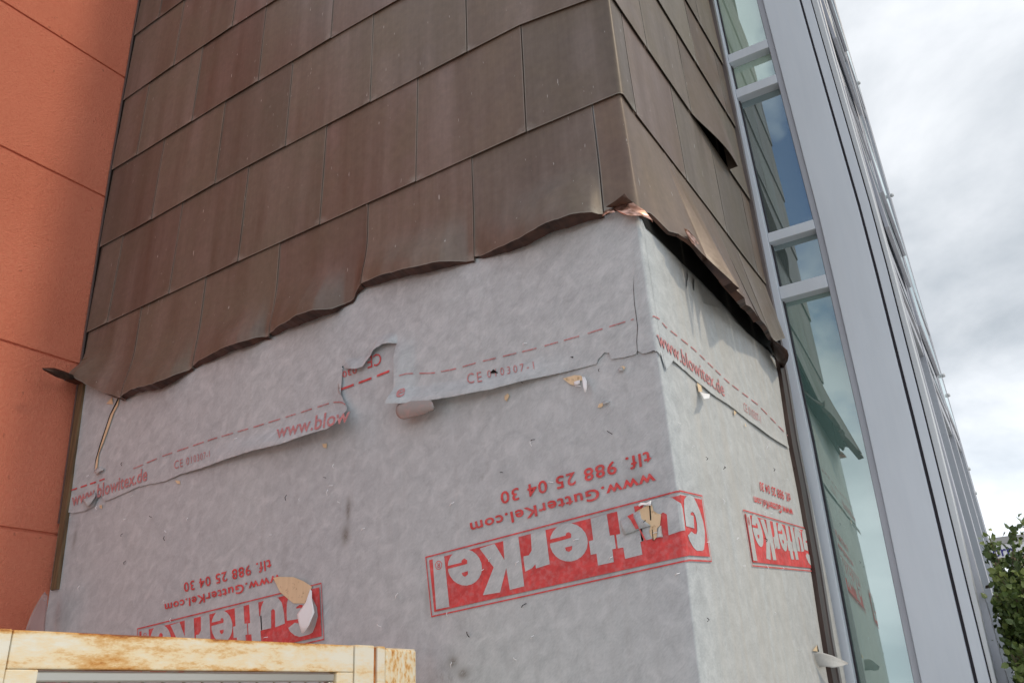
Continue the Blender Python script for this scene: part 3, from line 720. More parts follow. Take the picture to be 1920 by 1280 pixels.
flap('torn_flap', [[z1((420, 240)), z1((470, 200)), z1((560, 210)), z1((650, 160))], [z1((440, 265)), z1((490, 235)), z1((570, 240)), z1((640, 250))]], [.011, .018], M_WHITE)
flap('torn_flap', [[z1((820, 590)), z1((830, 700)), z1((850, 790))], [z1((770, 640)), z1((760, 720)), z1((740, 790))]], [.009, .02], M_FLAP)
def c1(p_): return (240+p_[0]/4.8, 1020+p_[1]/4.8)
wood([c1(q) for q in [(1305, 300), (1350, 290), (1490, 293), (1580, 330), (1655, 378), (1640, 430), (1592, 530), (1490, 530), (1440, 490), (1370, 430)]], off=.0085)
flap('torn_flap', [[c1((1640, 400)), c1((1655, 420))], [c1((1600, 520)), c1((1655, 490))], [c1((1520, 630)), c1((1678, 610))], [c1((1540, 720)), c1((1630, 725))], [c1((1562, 796)), c1((1580, 796))]], [.011, .025, .045, .05, .05], M_WHITE)
def c2(p_): return (1040+p_[0]/9.145, 640+p_[1]/9.145)
wood([c2(q) for q in [(140, 635), (340, 575), (440, 580), (500, 620), (460, 670), (330, 690), (330, 750), (260, 730)]], off=.006)
flap('torn_flap', [[c2((470, 600)), c2((520, 610))], [c2((475, 680)), c2((550, 680))], [c2((490, 780)), c2((550, 790))], [c2((510, 865)), c2((540, 865))]], [.008, .018, .026, .028], M_WHITE)
flap('torn_flap', [[c2((330, 690)), c2((430, 660))], [c2((340, 750)), c2((430, 720))]], [.009, .014], M_WHITE)
wood([c2(q) for q in [(735, 1130), (760, 1070), (820, 1050), (830, 1100), (790, 1130)]], off=.006)
flap('torn_flap', [[c2((820, 1040)), c2((880, 1015)), c2((950, 1030))], [c2((835, 1080)), c2((870, 1060)), c2((900, 1050))]], [.006, .014], M_FLAP)
wood([c2(q) for q in [(1110, 430), (1180, 420), (1215, 440), (1180, 490), (1165, 440)]], off=.006)
flap('torn_flap', [[c2((1075, 490)), c2((1130, 445)), c2((1160, 450))], [c2((1110, 510)), c2((1150, 500)), c2((1170, 495))]], [.006, .014], M_FLAP)
wood([(946, 742), (952, 737), (955, 741), (950, 752), (946, 749)], off=.006)
wood([(328, 900), (337, 901), (338, 907), (332, 906)], off=.006); wood([(186, 947), (191, 946), (191, 953), (187, 952)], off=.006); wood([(604, 832), (613, 831), (612, 840), (606, 838)], off=.006)
# slit at the far left
def c6(p_): return (60+p_[0]/3.2, 600+p_[1]/3.2)
V, F_ = polymesh_fill([[c6(q) for q in [(522, 468), (516, 510), (488, 562), (462, 640), (428, 735), (400, 800), (392, 880), (378, 900), (384, 840), (408, 760), (440, 660), (470, 570), (505, 505)]]], .0125, lambda a, b: (a, b), wf); mesh('tear_slit', V, F_, M_WOOD, OVL)
V, F_ = polymesh_fill([[c6(q) for q in [(522, 468), (505, 505), (470, 570), (440, 660), (408, 760), (384, 840), (372, 905), (379, 840), (403, 755), (436, 655), (466, 566), (512, 472)]]], .0132, lambda a, b: (a, b), wf); mesh('tear_slit', V, F_, M_DARK, OVL)
V, F_ = polymesh_fill([[(1196, 665), (1194, 640), (1196, 612), (1190, 570), (1188, 540), (1188.5, 515), (1187.2, 540), (1189.1, 570), (1195, 612), (1193.1, 640), (1195.3, 665)], [(1213, 661.5), (1226, 656.5), (1238, 658), (1226, 658)]], .0085, lambda a, b: (a, b), wf); mesh('tear_slit', V, F_, M_DARK, OVR)
wood([c6(q) for q in [(446, 500), (480, 462), (486, 505)]], off=.012, parent=OVL)
flap('torn_flap', [[c6((372, 905)), c6((400, 880)), c6((432, 890))], [c6((385, 925)), c6((410, 905)), c6((425, 900))]], [.012, .022], M_FLAP, OVL)
flap('torn_flap', [[c6((300, 1075)), c6((345, 1060)), c6((380, 1030))], [c6((330, 1120)), c6((355, 1095)), c6((378, 1060))]], [.013, .028], M_FLAP, OVL)
# side: board chips and flaps
wood([(1307, 717), (1315, 723), (1317, 734), (1310, 735)], wsd, .008); wood([(1376, 768), (1381, 773), (1377, 779)], wsd, .008); wood([(1397, 792), (1400, 800), (1397, 798)], wsd, .008)
flap('torn_flap', [[(1311, 733), (1318, 737)], [(1318, 743), (1331, 739)], [(1320, 748), (1330, 746)]], [.008, .03, .045], M_WHITE, MEM, wsd)
wood([(1524, 1219), (1532, 1208), (1536, 1221)], wsd, .008)
V, F_ = polymesh_fill([[(1532, 1206), (1536, 1221), (1533.5, 1221)]], .009, lambda a, b: (a, b), wsd); mesh('board_joint', V, F_, M_DARK, MEM)
flap('torn_flap', [[(1525, 1223), (1530, 1238), (1536, 1250)], [(1540, 1222), (1545, 1236), (1549, 1249)], [(1560, 1228), (1562, 1240), (1563, 1251)], [(1578, 1236), (1578, 1243), (1576, 1249)], [(1590, 1241.5), (1590, 1243), (1590, 1244)]], [.008, .035, .06, .08, .095], M_FLAP, MEM, wsd)
V, F_ = polymesh_fill([[(918, 699), (925, 692), (928, 694), (934, 699), (928, 699)], [(1069, 669), (1075, 668), (1074, 671)]], 0, lambda a, b: (a, b), lambda x, y, o_: wf(x, y, over_off_r(x, y)+.0035)); mesh_pieces('tear_slit', V, F_, M_DARK, OVR)
# staples and pricked fluff, too many and too small to pick apart
mb = MB(); mbd = MB()
for k in range(80):
    if k < 58:
        u, z = -random.uniform(.03, 3.2), random.uniform(1.75, 3.05)
        if z > 2.86+.0*u: z -= .5
    else: u, z = random.uniform(.05, 1.6), random.uniform(1.7, 2.6)
    a = random.uniform(0, math.pi); l_ = random.uniform(.005, .012); t_ = .0014
    du, dz = math.cos(a)*l_, math.sin(a)*l_
    o_ = .012 if z > 2.35 else .006
    pts = [W(u-du, z-dz, o_), W(u, z, o_+.006), W(u+du, z+dz, o_)]
    (mb if random.random() < .78 else mbd).tube(pts, t_, 4)
s_ = mb.build('staple', M_WHITE, MEM); s_['kind'] = 'stuff'
s_ = mbd.build('nail_hole', M_DARK, MEM); s_['kind'] = 'stuff'

# ------------------------------------------------------------------ copper shingles
ZL = {1: [(-3.44, 3.725), (-3.2, 3.73), (-2.13, 3.748), (-1.44, 3.748), (-.4, 3.747), (0, 3.735), (.13, 3.715), (.42, 3.708), (.94, 3.694), (1.42, 3.672), (1.85, 3.665)],
      2: [(-3.5, 4.302), (-3.05, 4.304), (-2.4, 4.325), (-2.14, 4.330), (-1.2, 4.327), (-.4, 4.320), (0, 4.25), (.05, 4.246), (.36, 4.239), (.8, 4.236), (1.85, 4.215)],
      3: [(-3.5, 4.876), (-3.2, 4.876), (-2.4, 4.895), (-1.5, 4.897), (-1.1, 4.888), (0, 4.80), (.63, 4.77), (1.0, 4.755), (1.66, 4.738), (1.85, 4.73)],
      4: [(-3.5, 5.437), (-2.9, 5.460), (-2.4, 5.466), (-2.0, 5.455), (0, 5.36), (1.17, 5.236), (1.6, 5.227), (1.85, 5.22)],
      5: [(-3.5, 6.005), (-2.9, 6.02), (0, 5.93), (1.85, 5.77)], 6: [(-3.5, 6.57), (0, 6.5), (1.85, 6.33)], 7: [(-3.5, 7.13), (0, 7.06), (1.85, 6.9)]}
XCn = -.905
SEAM = {0: [-3.82, -3.287, -2.743, -2.174, -1.597, -1.022], 1: [-4.115, -3.575, -3.035, -2.469, -1.89, -1.319],
        2: [-3.84, -3.295, -2.752, -2.174, -1.599], 3: [-4.10, -3.578, -3.014, -2.462, -1.89, -1.319], 4: [-3.845, -3.3, -2.75, -2.174, -1.599],
        5: [-4.1, -3.575, -3.02, -2.465, -1.89, -1.319], 6: [-3.84, -3.295, -2.752, -2.174, -1.599]}
SEAMS = {0: [2.83, 3.36, 3.72], 1: [2.515, 3.04, 3.57, 4.05], 2: [2.758, 3.285, 3.85], 3: [2.515, 3.03, 3.56, 4.05], 4: [2.755, 3.28, 3.8], 5: [2.515, 3.03, 3.56, 4.05], 6: [2.755, 3.28, 3.8]}
def usamples(u0, u1, n):
    if u0 < 0 < u1:
        k = max(2, int(n*(-u0)/(u1-u0)))
        return list(np.linspace(u0, -RAD, k+1)) + [-RAD*.5, 0., RAD*.5] + list(np.linspace(RAD, u1, max(2, n-k)+1))
    return list(np.linspace(u0, u1, n+1))
def add_edge_uv(me, info):
    ly = me.uv_layers.new(name='edge')
    for lp in me.loops: ly.data[lp.index].uv = info[lp.vertex_index]
def shingle(u0, u1, zbf, ztf, offf, ret=.012, nz=7, nu=9, under=None, bulge=None, clipleft=False, fan=0.0):
    """u0/u1: edges, zbf/ztf: heights of the lower and upper edge, offf(u,t): stand-off (t=0 at the lower edge)"""
    U = usamples(u0, u1, nu); nc = len(U); V = []; F_ = []; info = []
    sd = random.random()*50; stp = .0035 if u1 < .02 else 0.0
    for i in range(nz+1):
        t = i/nz
        for u in U:
            zb, zt = zbf(u), ztf(u); z = zb+(zt-zb)*t; s = (u-u0)/(u1-u0)
            uu = max(u, ul(z)+.034) if clipleft else u + fan*s*min(1, t*3.2)
            o_ = offf(uu, t) + stp*(s-.5) + .0028*noise.noise(Vector((u*3.1+sd, z*3.1, sd)))*math.sin(math.pi*t)
            if bulge: o_ += bulge(s, t)
            V.append(W(uu, z, o_)); info.append((min(s, 1-s)*(u1-u0), t*(zt-zb)))
    for i in range(nz):
        for j in range(nc-1): F_.append((i*nc+j, i*nc+j+1, (i+1)*nc+j+1, (i+1)*nc+j))
    nf = len(F_)
    # folded lower edge and side edges
    b = len(V)
    for j, u in enumerate(U):
        zb = zbf(u); s = (u-u0)/(u1-u0); o0 = offf(u, 0) + stp*(s-.5) + (bulge(s, 0) if bulge else 0)
        rd = ret if not callable(ret) else ret(u)
        V.append(V[j]); info.append((1, 1)); V.append(W(u if not clipleft else max(u, ul(zb)+.034), zb-(under(u) if under else .0), max(.001, o0-rd))); info.append((1, 1))
    for j in range(nc-1): F_.append((b+2*j, b+2*j+1, b+2*j+3, b+2*j+2))
    nb = nc-1
    for jj, sgn in ((0, 1), (nc-1, -1)):
        b = len(V)
        for i in range(nz+1):
            t = i/nz; u = U[jj]; z = zbf(u)+(ztf(u)-zbf(u))*t; uu = max(u, ul(z)+.034) if clipleft else u + (fan*min(1, t*3.2) if jj else 0)
            o0 = offf(uu, t)
            V.append(V[i*nc+jj]); info.append((1, 1)); V.append(W(uu, z, max(.0005, o0-.008))); info.append((1, 1))
        for i in range(nz): 
            q = (b+2*i, b+2*i+2, b+2*i+3, b+2*i+1); F_.append(q if sgn > 0 else q[::-1])
    o = mesh('shingle', V, F_, M_COP, CB, True, nf)
    o.data.materials.append(M_COPBACK)
    if callable(ret):
        for k in range(nf, nf+nb): o.data.polygons[k].material_index = 1
    add_edge_uv(o.data, info); return o

def zl(k): return lambda u: interp(u, ZL[k])
UEND = 1.80
UE0 = hz[-1][0]
hem_j = lambda u: hem_z(u) + .0045*noise.noise(Vector((u*17, 3.3, 0))) + .003*abs(noise.noise(Vector((u*41, 8.3, 0))))
for k in range(0, 7):
    fr = [x-XCn for x in SEAM[k]]; sd_ = [y-YF for y in SEAMS[k]]
    ed = [-3.47] + fr + sd_ + [UEND if k else UE0]
    ed = [e_ for i, e_ in enumerate(ed) if i == 0 or e_-ed[i-1] > .02]
    for i, (a, b) in enumerate(zip(ed, ed[1:])):
        top = lambda u, k=k: interp(u, ZL[k+1])+.022
        first = i == 0
        if k == 0:
            def of(u, t): return .004 + .010*(1-t) + (hem_o(u)-.010)*((1-sm(t/.62))**1.6 if u < 0 else (1-t)**1.1)
            rt = lambda u: max(.006, hem_o(u)*.68) if u < -.02 else max(.010, hem_o(u)*.2*sm((u-.1)/.3))
            g_ = .0008 if b < .02 else .004
            k1, k2 = random.uniform(.004, .016), random.uniform(-.006, .010)
            hem_p = lambda u, a=a, b=b, k1=k1, k2=k2: hem_j(u) - 1.0*k1*max(0, ((u-a)/(b-a)-.86)/.14)**2 + k2*max(0, (.12-(u-a)/(b-a))/.12)**2
            shingle(a+g_, b-g_, hem_p, top, of, rt, 16, max(10, int((b-a)/.012)), lambda u: .004+.006*math.sin(u*9)**2, None, first, (1.80-UE0) if b == UE0 else 0.0)
        else:
            def of(u, t): return .004 + .0115*(1-t)
            bl = None
            if k == 2 and abs(b-(3.85-YF)) < .02:      # sheet that bellies out beside the glazing
                bl = lambda s, t: .05*math.sin(math.pi*min(1, s*.62))**1.3*(1-sm(t/.95))
            g_ = .0007 if b < .02 else .004
            shingle(a+g_, b-g_, zl(k), top, of, .003, 7 if bl is None else 12, 8 if bl is None else 14, None, bl, first)
# bent lip at the left end reaching over the orange wall
rows = []
for (x0, y0, o0), (x1, y1, o1) in zip([(137, 703, .10), (128, 699, .14), (115, 694, .19), (100, 689.5, .24), (79, 690, .30)], [(140, 712, .09), (130, 712, .13), (118, 711, .18), (104, 706, .23), (81, 693, .29)]):
    rows.append([wf(x0+(x1-x0)*j/4, y0+(y1-y0)*j/4, o0+(o1-o0)*j/4+.01*math.sin(j/4*math.pi)) for j in range(5)])
gridmesh('torn_lip', rows, M_COPBACK, CB, thick=.002)
bb = [(1203, 405), (1208, 424), (1230, 444), (1270, 484), (1317, 531), (1357, 572), (1399, 622), (1455, 670), (1472, 690)]  # added black strip standing in for the deep shade under the side hem
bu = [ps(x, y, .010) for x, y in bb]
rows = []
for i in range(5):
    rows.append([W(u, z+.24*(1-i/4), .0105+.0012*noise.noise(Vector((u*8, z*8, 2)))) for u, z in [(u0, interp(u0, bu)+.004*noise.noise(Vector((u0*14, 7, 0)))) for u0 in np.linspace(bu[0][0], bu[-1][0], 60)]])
o = gridmesh('hem_shade_strip', rows, M_BLACK, CB); o['label'] = 'added black strip for the dark shaded gap behind the torn lower edge of the side shingles'
# crumpled raw copper at the corner and half-way along the side
def scrap(rows_px, offs, place=wf, m=M_RAW):
    rows = [[place(*polyat(r_, j/6), o_+.006*noise.noise(Vector((j*.7, i*1.3, 2)))) for j in range(7)] for i, (r_, o_) in enumerate(zip(rows_px, offs))]
    return gridmesh('torn_copper', rows, m, CB, thick=.0015)
scrap([[(1136, 388), (1152, 378), (1171, 363)], [(1146, 389), (1160, 379), (1178, 372)], [(1148, 390), (1165, 386), (1184, 381)]], [.045, .03, .024], m=M_COPBACK)
scrap([[(1149, 389), (1166, 386), (1184, 381)], [(1158, 396), (1172, 394), (1188, 393)], [(1170, 402), (1180, 404), (1192, 409)]], [.024, .035, .05])
scrap([[(1128, 403), (1136, 394), (1150, 392)], [(1130, 405), (1140, 399), (1153, 398)]], [.03, .045])
scrap([[(1283, 428), (1285, 434), (1288, 440)], [(1290, 431), (1294, 443), (1298, 456)], [(1303, 446), (1305, 456), (1308, 466)], [(1318, 468), (1317, 476), (1316, 484)], [(1327, 486), (1325, 487), (1322, 488)]], [.10, .105, .105, .10, .09], wsd)
# dark tail of the hem at its right end
rows = []
for (a, b, o0, o1) in [((1446, 633), (1444, 648), .09, .02), ((1456, 641), (1450, 660), .10, .02), ((1467, 648), (1456, 672), .11, .02), ((1476, 656), (1462, 682), .115, .02), ((1479, 666), (1466, 688), .115, .02), ((1477, 676), (1469, 690), .10, .02)]:
    rows.append([wsd(a[0]+(b[0]-a[0])*j/5, a[1]+(b[1]-a[1])*j/5, o0+(o1-o0)*(j/5)**1.4) for j in range(6)])
gridmesh('torn_lip', rows, M_COPBACK, CB, thick=.002)

# edge trims -------------------------------------------------------------------------------
def vstrip(name, xf0, xf1, y0, y1, zs, m, parent, sl=0.0):
    V = []; F_ = []
    for z in zs:
        a, b = xf0(z), xf1(z); da, db = sl*(a+.75), sl*(b+.75)
        V += [(a, y0+da, z), (b, y0+db, z), (b, y1+db, z), (a, y1+da, z)]
    n = len(zs)
    for i in range(n-1):
        for k in range(4): F_.append((4*i+k, 4*i+(k+1) % 4, 4*(i+1)+(k+1) % 4, 4*(i+1)+k))
    F_ += [(3, 2, 1, 0), tuple(4*(n-1)+k for k in range(4))]
    return mesh(name, V, F_, m, parent)
ZT = list(np.linspace(2.62, 7.4, 14))
vstrip('edge_flashing', lambda z: xl(z)+.008, lambda z: xl(z)+.022, 2.386, 2.398, ZT, M_FLASH, CB)
vstrip('edge_gap', lambda z: xl(z)+.0225, lambda z: xl(z)+.036, 2.392, 2.3995, list(np.linspace(2.28, 7.4, 14)), M_DARK, CB)
vstrip('timber_batten', lambda z: xl(z)+.0365, lambda z: xl(z)+.085, 2.380, 2.399, list(np.linspace(2.28, 3.55, 8)), M_BATTEN, CB)
# right edge: dark batten and grey bead between membrane and glazing
RE = [(1474, 690), (1486, 770), (1499, 854), (1520, 960), (1540, 1080), (1562, 1225), (1572, 1280)]
re_ = sorted([(q[1], q[0]) for q in [ps(x-13, y, .012) for x, y in RE]])
def reu(z): return interp(z, re_)
V = []; F_ = []; zz = [0.0, .8] + list(np.linspace(1.5, 3.3, 10))
for z in zz:
    u = reu(z); V += [W(u, z, .0), W(u, z, .02), W(u+.075, z, .024), W(u+.075, z, .0)]
for i in range(len(zz)-1):
    for k in range(3): F_.append((4*i+k, 4*i+k+1, 4*i+k+5, 4*i+k+4))
mesh('timber_batten', V, F_, M_EDGE, CB)
V = []; F_ = []; zz = [0.0, .8] + list(np.linspace(1.5, 7.4, 20))
for z in zz:
    u = reu(z)+.08 if z < 3.2 else 1.79; 
    u = interp(z, [(3.0, reu(3.0)+.08), (3.4, 1.80)]) if z > 3.0 else reu(z)+.08
    V += [W(u, z, .0), W(u, z, .028), W(u+.03, z, .03), W(u+.09, z, .012), W(u+.09, z, .0)]
for i in range(len(zz)-1):
    for k in range(4): F_.append((5*i+k, 5*i+k+1, 5*i+k+6, 5*i+k+5))
mesh('edge_flashing', V, F_, M_FLASH, CB)

# ------------------------------------------------------------------ glazed building at the right
GB = thing('glazed_building', 'grey aluminium facade with narrow tall glazing and open top-hung windows beside the copper block', 'building', (-.4, 4.6, 0))
YG = 4.26
XG0, SLP = -.75, .042                      # the glazing is turned a few degrees from the block's front
def yg(x): return YG + SLP*(x-XG0)
def hitG(px, py):
    d = ray(px, py); return CAMPOS + d*((YG-SLP*XG0)/(d.y-SLP*d.x))
def track(px): return [hitG(x, y) for x, y in px]
def xz(px):
    return sorted([(p_.z, p_.x) for p_ in track(px)])
TA = xz([(1317, 0), (1408, 427), (1500, 854), (1575, 1280)]); TB = xz([(1340, 0), (1435, 427), (1525, 854), (1603, 1280)]); TCc = xz([(1418, 0), (1528, 427), (1625, 854), (1713, 1280)])
TD = xz([(1430, 0), (1541, 427), (1639, 854), (1728, 1280)]); TE0 = xz([(1498, 0), (1620, 427), (1726.5, 854), (1827, 1280)]); TE1 = xz([(1502, 0), (1625, 427), (1733, 854), (1834, 1280)])
TF0 = xz([(1519, 0), (1643, 427), (1752, 854), (1857, 1280)]); TF1 = xz([(1521, 0), (1645.5, 427), (1755, 854), (1860, 1280)]); TG = xz([(1532, 0), (1653, 427), (1768, 854), (1869, 1280)])
ZG = list(np.linspace(0, 9.2, 24))
def T(tr_): return lambda z: interp(z, tr_)
bevel(vstrip('window_frame', T(TA), T(TB), YG, YG+.12, ZG, M_ALU, GB, SLP), .004)
bevel(vstrip('window_frame', T(TCc), lambda z: interp(z, TD)-.001, YG+.012, YG+.12, ZG, M_ALU2, GB, SLP), .003)
bevel(vstrip('column_panel', T(TD), T(TE0), YG-.004, YG+.12, ZG, M_ALU, GB, SLP), .004)
vstrip('joint_gasket', T(TE0), T(TE1), YG+.014, YG+.1, ZG, M_GROOVE, GB, SLP)
bevel(vstrip('cover_strip', T(TE1), T(TF0), YG-.003, YG+.12, ZG, M_ALU, GB, SLP), .003)
vstrip('joint_gasket', T(TF0), T(TF1), YG+.014, YG+.1, ZG, M_GROOVE, GB, SLP)
bevel(vstrip('corner_fin', T(TF1), T(TG), YG-.002, YG+.10, ZG, M_ALUW, GB, SLP), .003)
vstrip('glass_gasket', lambda z: interp(z, TB)+.0004, lambda z: interp(z, TB)+.007, YG+.045, YG+.068, ZG, M_GROOVE, GB, SLP); vstrip('glass_gasket', lambda z: interp(z, TCc)-.006, lambda z: interp(z, TCc)-.0004, YG+.05, YG+.068, ZG, M_GROOVE, GB, SLP)
def zq(a, b): return (hitG(*a).z + hitG(*b).z)/2
TRZ = [(zq((1366, 116), (1442, 88)), zq((1363, 101), (1437, 74))), (zq((1381, 183), (1458, 153)), zq((1378, 166), (1455, 139))), (zq((1445, 452), (1528, 428)), zq((1440, 435), (1521, 412))), (zq((1467, 558), (1555, 537)), zq((1462, 535), (1548, 514)))]
TRZ += [(TRZ[0][0]+2.3, TRZ[0][1]+2.3), (.55, .62)]
for z0, z1_ in TRZ:
    mb = MB(); xa, xb = interp(z0, TB)+.001, interp(z0, TCc)-.001
    mb.add([(x, yg(x)+d_, z) for z in (z0, z1_) for x, d_ in ((xa, .006), (xb, .006), (xb, .11), (xa, .11))], [(3, 2, 1, 0), (4, 5, 6, 7), (0, 1, 5, 4), (1, 2, 6, 5), (2, 3, 7, 6), (3, 0, 4, 7)]); bevel(mb.build('transom', M_ALU, GB), .003)
lev = sorted(TRZ); segs = [(0, lev[0][0])] + [(a[1], b[0]) for a, b in zip(lev, lev[1:])] + [(lev[-1][1], 9.2)]
pm = [M_GTEAL, M_GTEAL, M_GDARK, M_GDARK, M_GCREAM, M_GCREAM, M_GCREAM]
for (z0, z1_), m in zip(segs, pm):
    n = 5; V = []; F_ = []
    for i in range(n):
        z = z0+(z1_-z0)*i/(n-1); xa, xb = interp(z, TB)-.01, interp(z, TCc)+.01; V += [(xa, yg(xa)+.07, z), (xb, yg(xb)+.07, z), (xb, yg(xb)+.085, z), (xa, yg(xa)+.085, z)]
    for i in range(n-1):
        for k in range(4): F_.append((4*i+k, 4*i+(k+1) % 4, 4*(i+1)+(k+1) % 4, 4*(i+1)+k))
    F_ += [(3, 2, 1, 0), tuple(4*(n-1)+k for k in range(4))]
    mesh('glass_pane', V, F_, m, GB)
mb = MB(); mb.box(-.93, -.45, YG+.16, YG+.2, 0, 9.2); mb.build('core_wall', M_DARK, GB)
# receding curtain wall: plane from the corner fin backwards
Y0, Y1, SL = 4.30, 8.0, -.0217
def fx(y): return -.278 + SL*(y-4.26)
def fpt(px, py, out=0.0):
    d = ray(px, py); t_ = (-.278+out+SL*(-4.26))/(d.x-SL*d.y); return CAMPOS + d*t_
mb = MB(); mb.add([(fx(Y0)-.03, Y0, 0), (fx(Y1)-.03, Y1, 0), (fx(Y1)-.03, Y1, 9.2), (fx(Y0)-.03, Y0, 9.2)], [(0, 1, 2, 3)]); mb.build('glass_pane', M_GFAC, GB)
def member(name, y0, y1, z0, z1_, d0, d1, m, bv=.003):
    mb = MB(); V = []
    for z in (z0, z1_): V += [(fx(y0)+d0, y0, z), (fx(y0)+d1, y0, z), (fx(y1)+d1, y1, z), (fx(y1)+d0, y1, z)]
    mb.add(V, [(3, 2, 1, 0), (4, 5, 6, 7), (0, 1, 5, 4), (1, 2, 6, 5), (2, 3, 7, 6), (3, 0, 4, 7)])
    return bevel(mb.build(name, m, GB), bv, 1)
BAYS = [(4.42, 5.40), (5.40, 6.57), (6.57, 7.70)]
for y in (4.40, 5.40, 6.57, 7.70, 7.97): member('mullion', y-.035, y+.035, 0, 9.2, -.06, .012, M_ALU2)
SASH = {0: [(1628, 280), (1643, 339), (1709, 574), (1733, 662)], 1: [(1562, 37), (1707, 526), (1759, 718), (1777, 788)], 2: [(1623, 215), (1747, 647), (1790, 810)]}
for b_, lst in SASH.items():
    ya, yb = BAYS[b_][0]+.045, BAYS[b_][1]-.045
    zprev = 99
    zbs = sorted([fpt(*q).z for q in lst])
    for i, zb in enumerate(zbs):
        nxt = zbs[i+1]-.12 if i+1 < len(zbs) else zb+1.2
        hgt = min(.95, max(.25, nxt-zb))
        ang = (.035, .026, .010)[b_]*min(1, hgt/.9)
        V = []
        for z, o_ in ((zb, ang), (zb+hgt, .0)):
            V += [(fx(ya)+o_-.018, ya, z), (fx(ya)+o_+.006, ya, z), (fx(yb)+o_+.006, yb, z), (fx(yb)+o_-.018, yb, z)]
        mb = MB(); mb.add(V, [(3, 2, 1, 0), (4, 5, 6, 7), (0, 1, 5, 4), (1, 2, 6, 5), (2, 3, 7, 6), (3, 0, 4, 7)])
        s_ = mb.build('window_sash', M_ALU2, GB); bevel(s_, .003, 1)
        mb = MB(); e_ = .06
        mb.add([(fx(ya+e_)+ang*.9+.0075, ya+e_, zb+e_), (fx(yb-e_)+ang*.9+.0075, yb-e_, zb+e_), (fx(yb-e_)+ang*.1+.0075, yb-e_, zb+hgt-e_), (fx(ya+e_)+ang*.1+.0075, ya+e_, zb+hgt-e_)], [(0, 1, 2, 3)])
        mb.build('sash_glass', M_GFAC, s_)
    # fixed frames between the sashes
    for z in [zbs[0]-.06] + [q-.05 for q in zbs[1:]]: member('transom', BAYS[b_][0]+.036, BAYS[b_][1]-.036, z-.04, z+.04, -.05, .004, M_ALU2)
for (x, y) in [(1611, 158), (1673, 368), (1769, 705), (1778, 742), (1816, 880), (1828, 925)]:
    yy = 7.9; d = ray(x, y); p_ = CAMPOS + d*(yy/d.y)
    mb = MB(); mb.tube([(fx(yy)+.0, yy, p_.z), (p_.x-.012, yy, p_.z)], .008, 8); mb.tube([(p_.x, yy-.02, p_.z-.012), (p_.x, yy-.02, p_.z+.0), (p_.x, yy-.02, p_.z+.014)], [.016, .019, .015], 10)
    mb.build('wall_fitting', M_ALUW, GB, True)

# ------------------------------------------------------------------ gate and posts
XG = -1.83
def gp(px, py, out=0.0):
    p_ = hitX(px, py, XG+out); return p_
ZTOP = 1.81
GATE = thing('metal_gate', 'cream steel gate leaf with rust-streaked top rail and thin vertical bars', 'gate', (XG, 1.4, 0))
def gbox(name, y0, y1, z0, z1_, d0, d1, m, parent, bv=.003):
    mb = MB(); mb.box(XG+d0, XG+d1, y0, y1, z0, z1_); return bevel(mb.build(name, m, parent), bv)
yL, yR = gp(22, 1200).y, gp(664, 1210).y
yiL, yiR = gp(72, 1262).y, gp(632, 1268).y
zin = gp(350, 1256).z
gbox('top_rail', yL+.001, yR-.001, zin, ZTOP, -.045, 0, M_GATE, GATE)
gbox('stile', yL, yiL, .1, zin-.0008, -.045, -.0006, M_GATEC, GATE); gbox('stile', yiR, yR, .1, zin-.0008, -.045, -.0006, M_GATE, GATE)
gbox('bottom_rail', yiL, yiR, .1, .16, -.045, -.001, M_GATE, GATE)
fz = zin-.003; fw = .022
gbox('inner_frame', yiL+.002, yiR-.002, fz-fw, fz, -.034, -.008, M_STEEL, GATE, .004)
gbox('inner_frame', yiL+.002, yiL+.002+fw*.6, .165, fz-fw-.0005, -.034, -.009, M_STEEL, GATE, .004); gbox('inner_frame', yiR-.002-fw, yiR-.002, .165, fz-fw-.0005, -.034, -.009, M_STEEL, GATE, .004)
for x in (83, 132, 180, 226, 269, 307, 346, 381, 418, 451, 483, 515, 545, 574, 601):
    y = gp(x, 1272, -.02).y; mb = MB(); mb.tube([(XG-.022, y, .16), (XG-.022, y, fz-fw)], .0035, 8); mb.build('bar', M_BAR, GATE, True)
for k in range(12):
    z = 1.66-.13*k; mb = MB(); mb.tube([(XG-.029, yiL, z), (XG-.029, yiR, z)], .003, 6); mb.build('cross_wire', M_BAR, GATE, True)
P1 = thing('gate_post', 'flat cream gate jamb with a narrow rusty groove, next to the gate leaf', 'post', (XG, gp(690, 1215).y, 0), 'gate posts')
a, b, c, d_ = gp(665.5, 1212).y, gp(701, 1212).y, gp(708, 1212).y, gp(722, 1214).y
gbox('jamb_face', a+.001, b, 0, ZTOP+.002, -.05, .002, M_GATEC, P1); gbox('groove', b+.0004, c-.0004, 0, ZTOP-.002, -.05, -.006, M_RUST, P1, .0015); gbox('jamb_face', c, d_, 0, ZTOP+.001, -.05, .001, M_GATEC, P1)
P2 = thing('gate_post', 'square cream gate post blistered with rust spots, against the membrane', 'post', (XG, gp(750, 1220).y, 0), 'gate posts')
e1, e2 = gp(722.6, 1216).y, gp(779, 1218).y
gbox('post_shaft', e1, e2, 0, gp(750, 1217).z, -.06, .004, M_POST, P2, .006)
mb = MB(); mb.box(XG-.055, XG-.001, e1+.004, e2-.004, gp(750, 1217).z, gp(750, 1217).z+.003); mb.build('post_cap', M_GATEC, P2)
P3 = thing('gate_post', 'plain cream post at the left edge of the photo, hinge side of the gate', 'post', (XG, .8, 0), 'gate posts')
gbox('post_shaft', gp(-120, 1180).y, gp(20.5, 1200).y, 0, ZTOP+.001, -.05, .001, M_GATEC, P3)

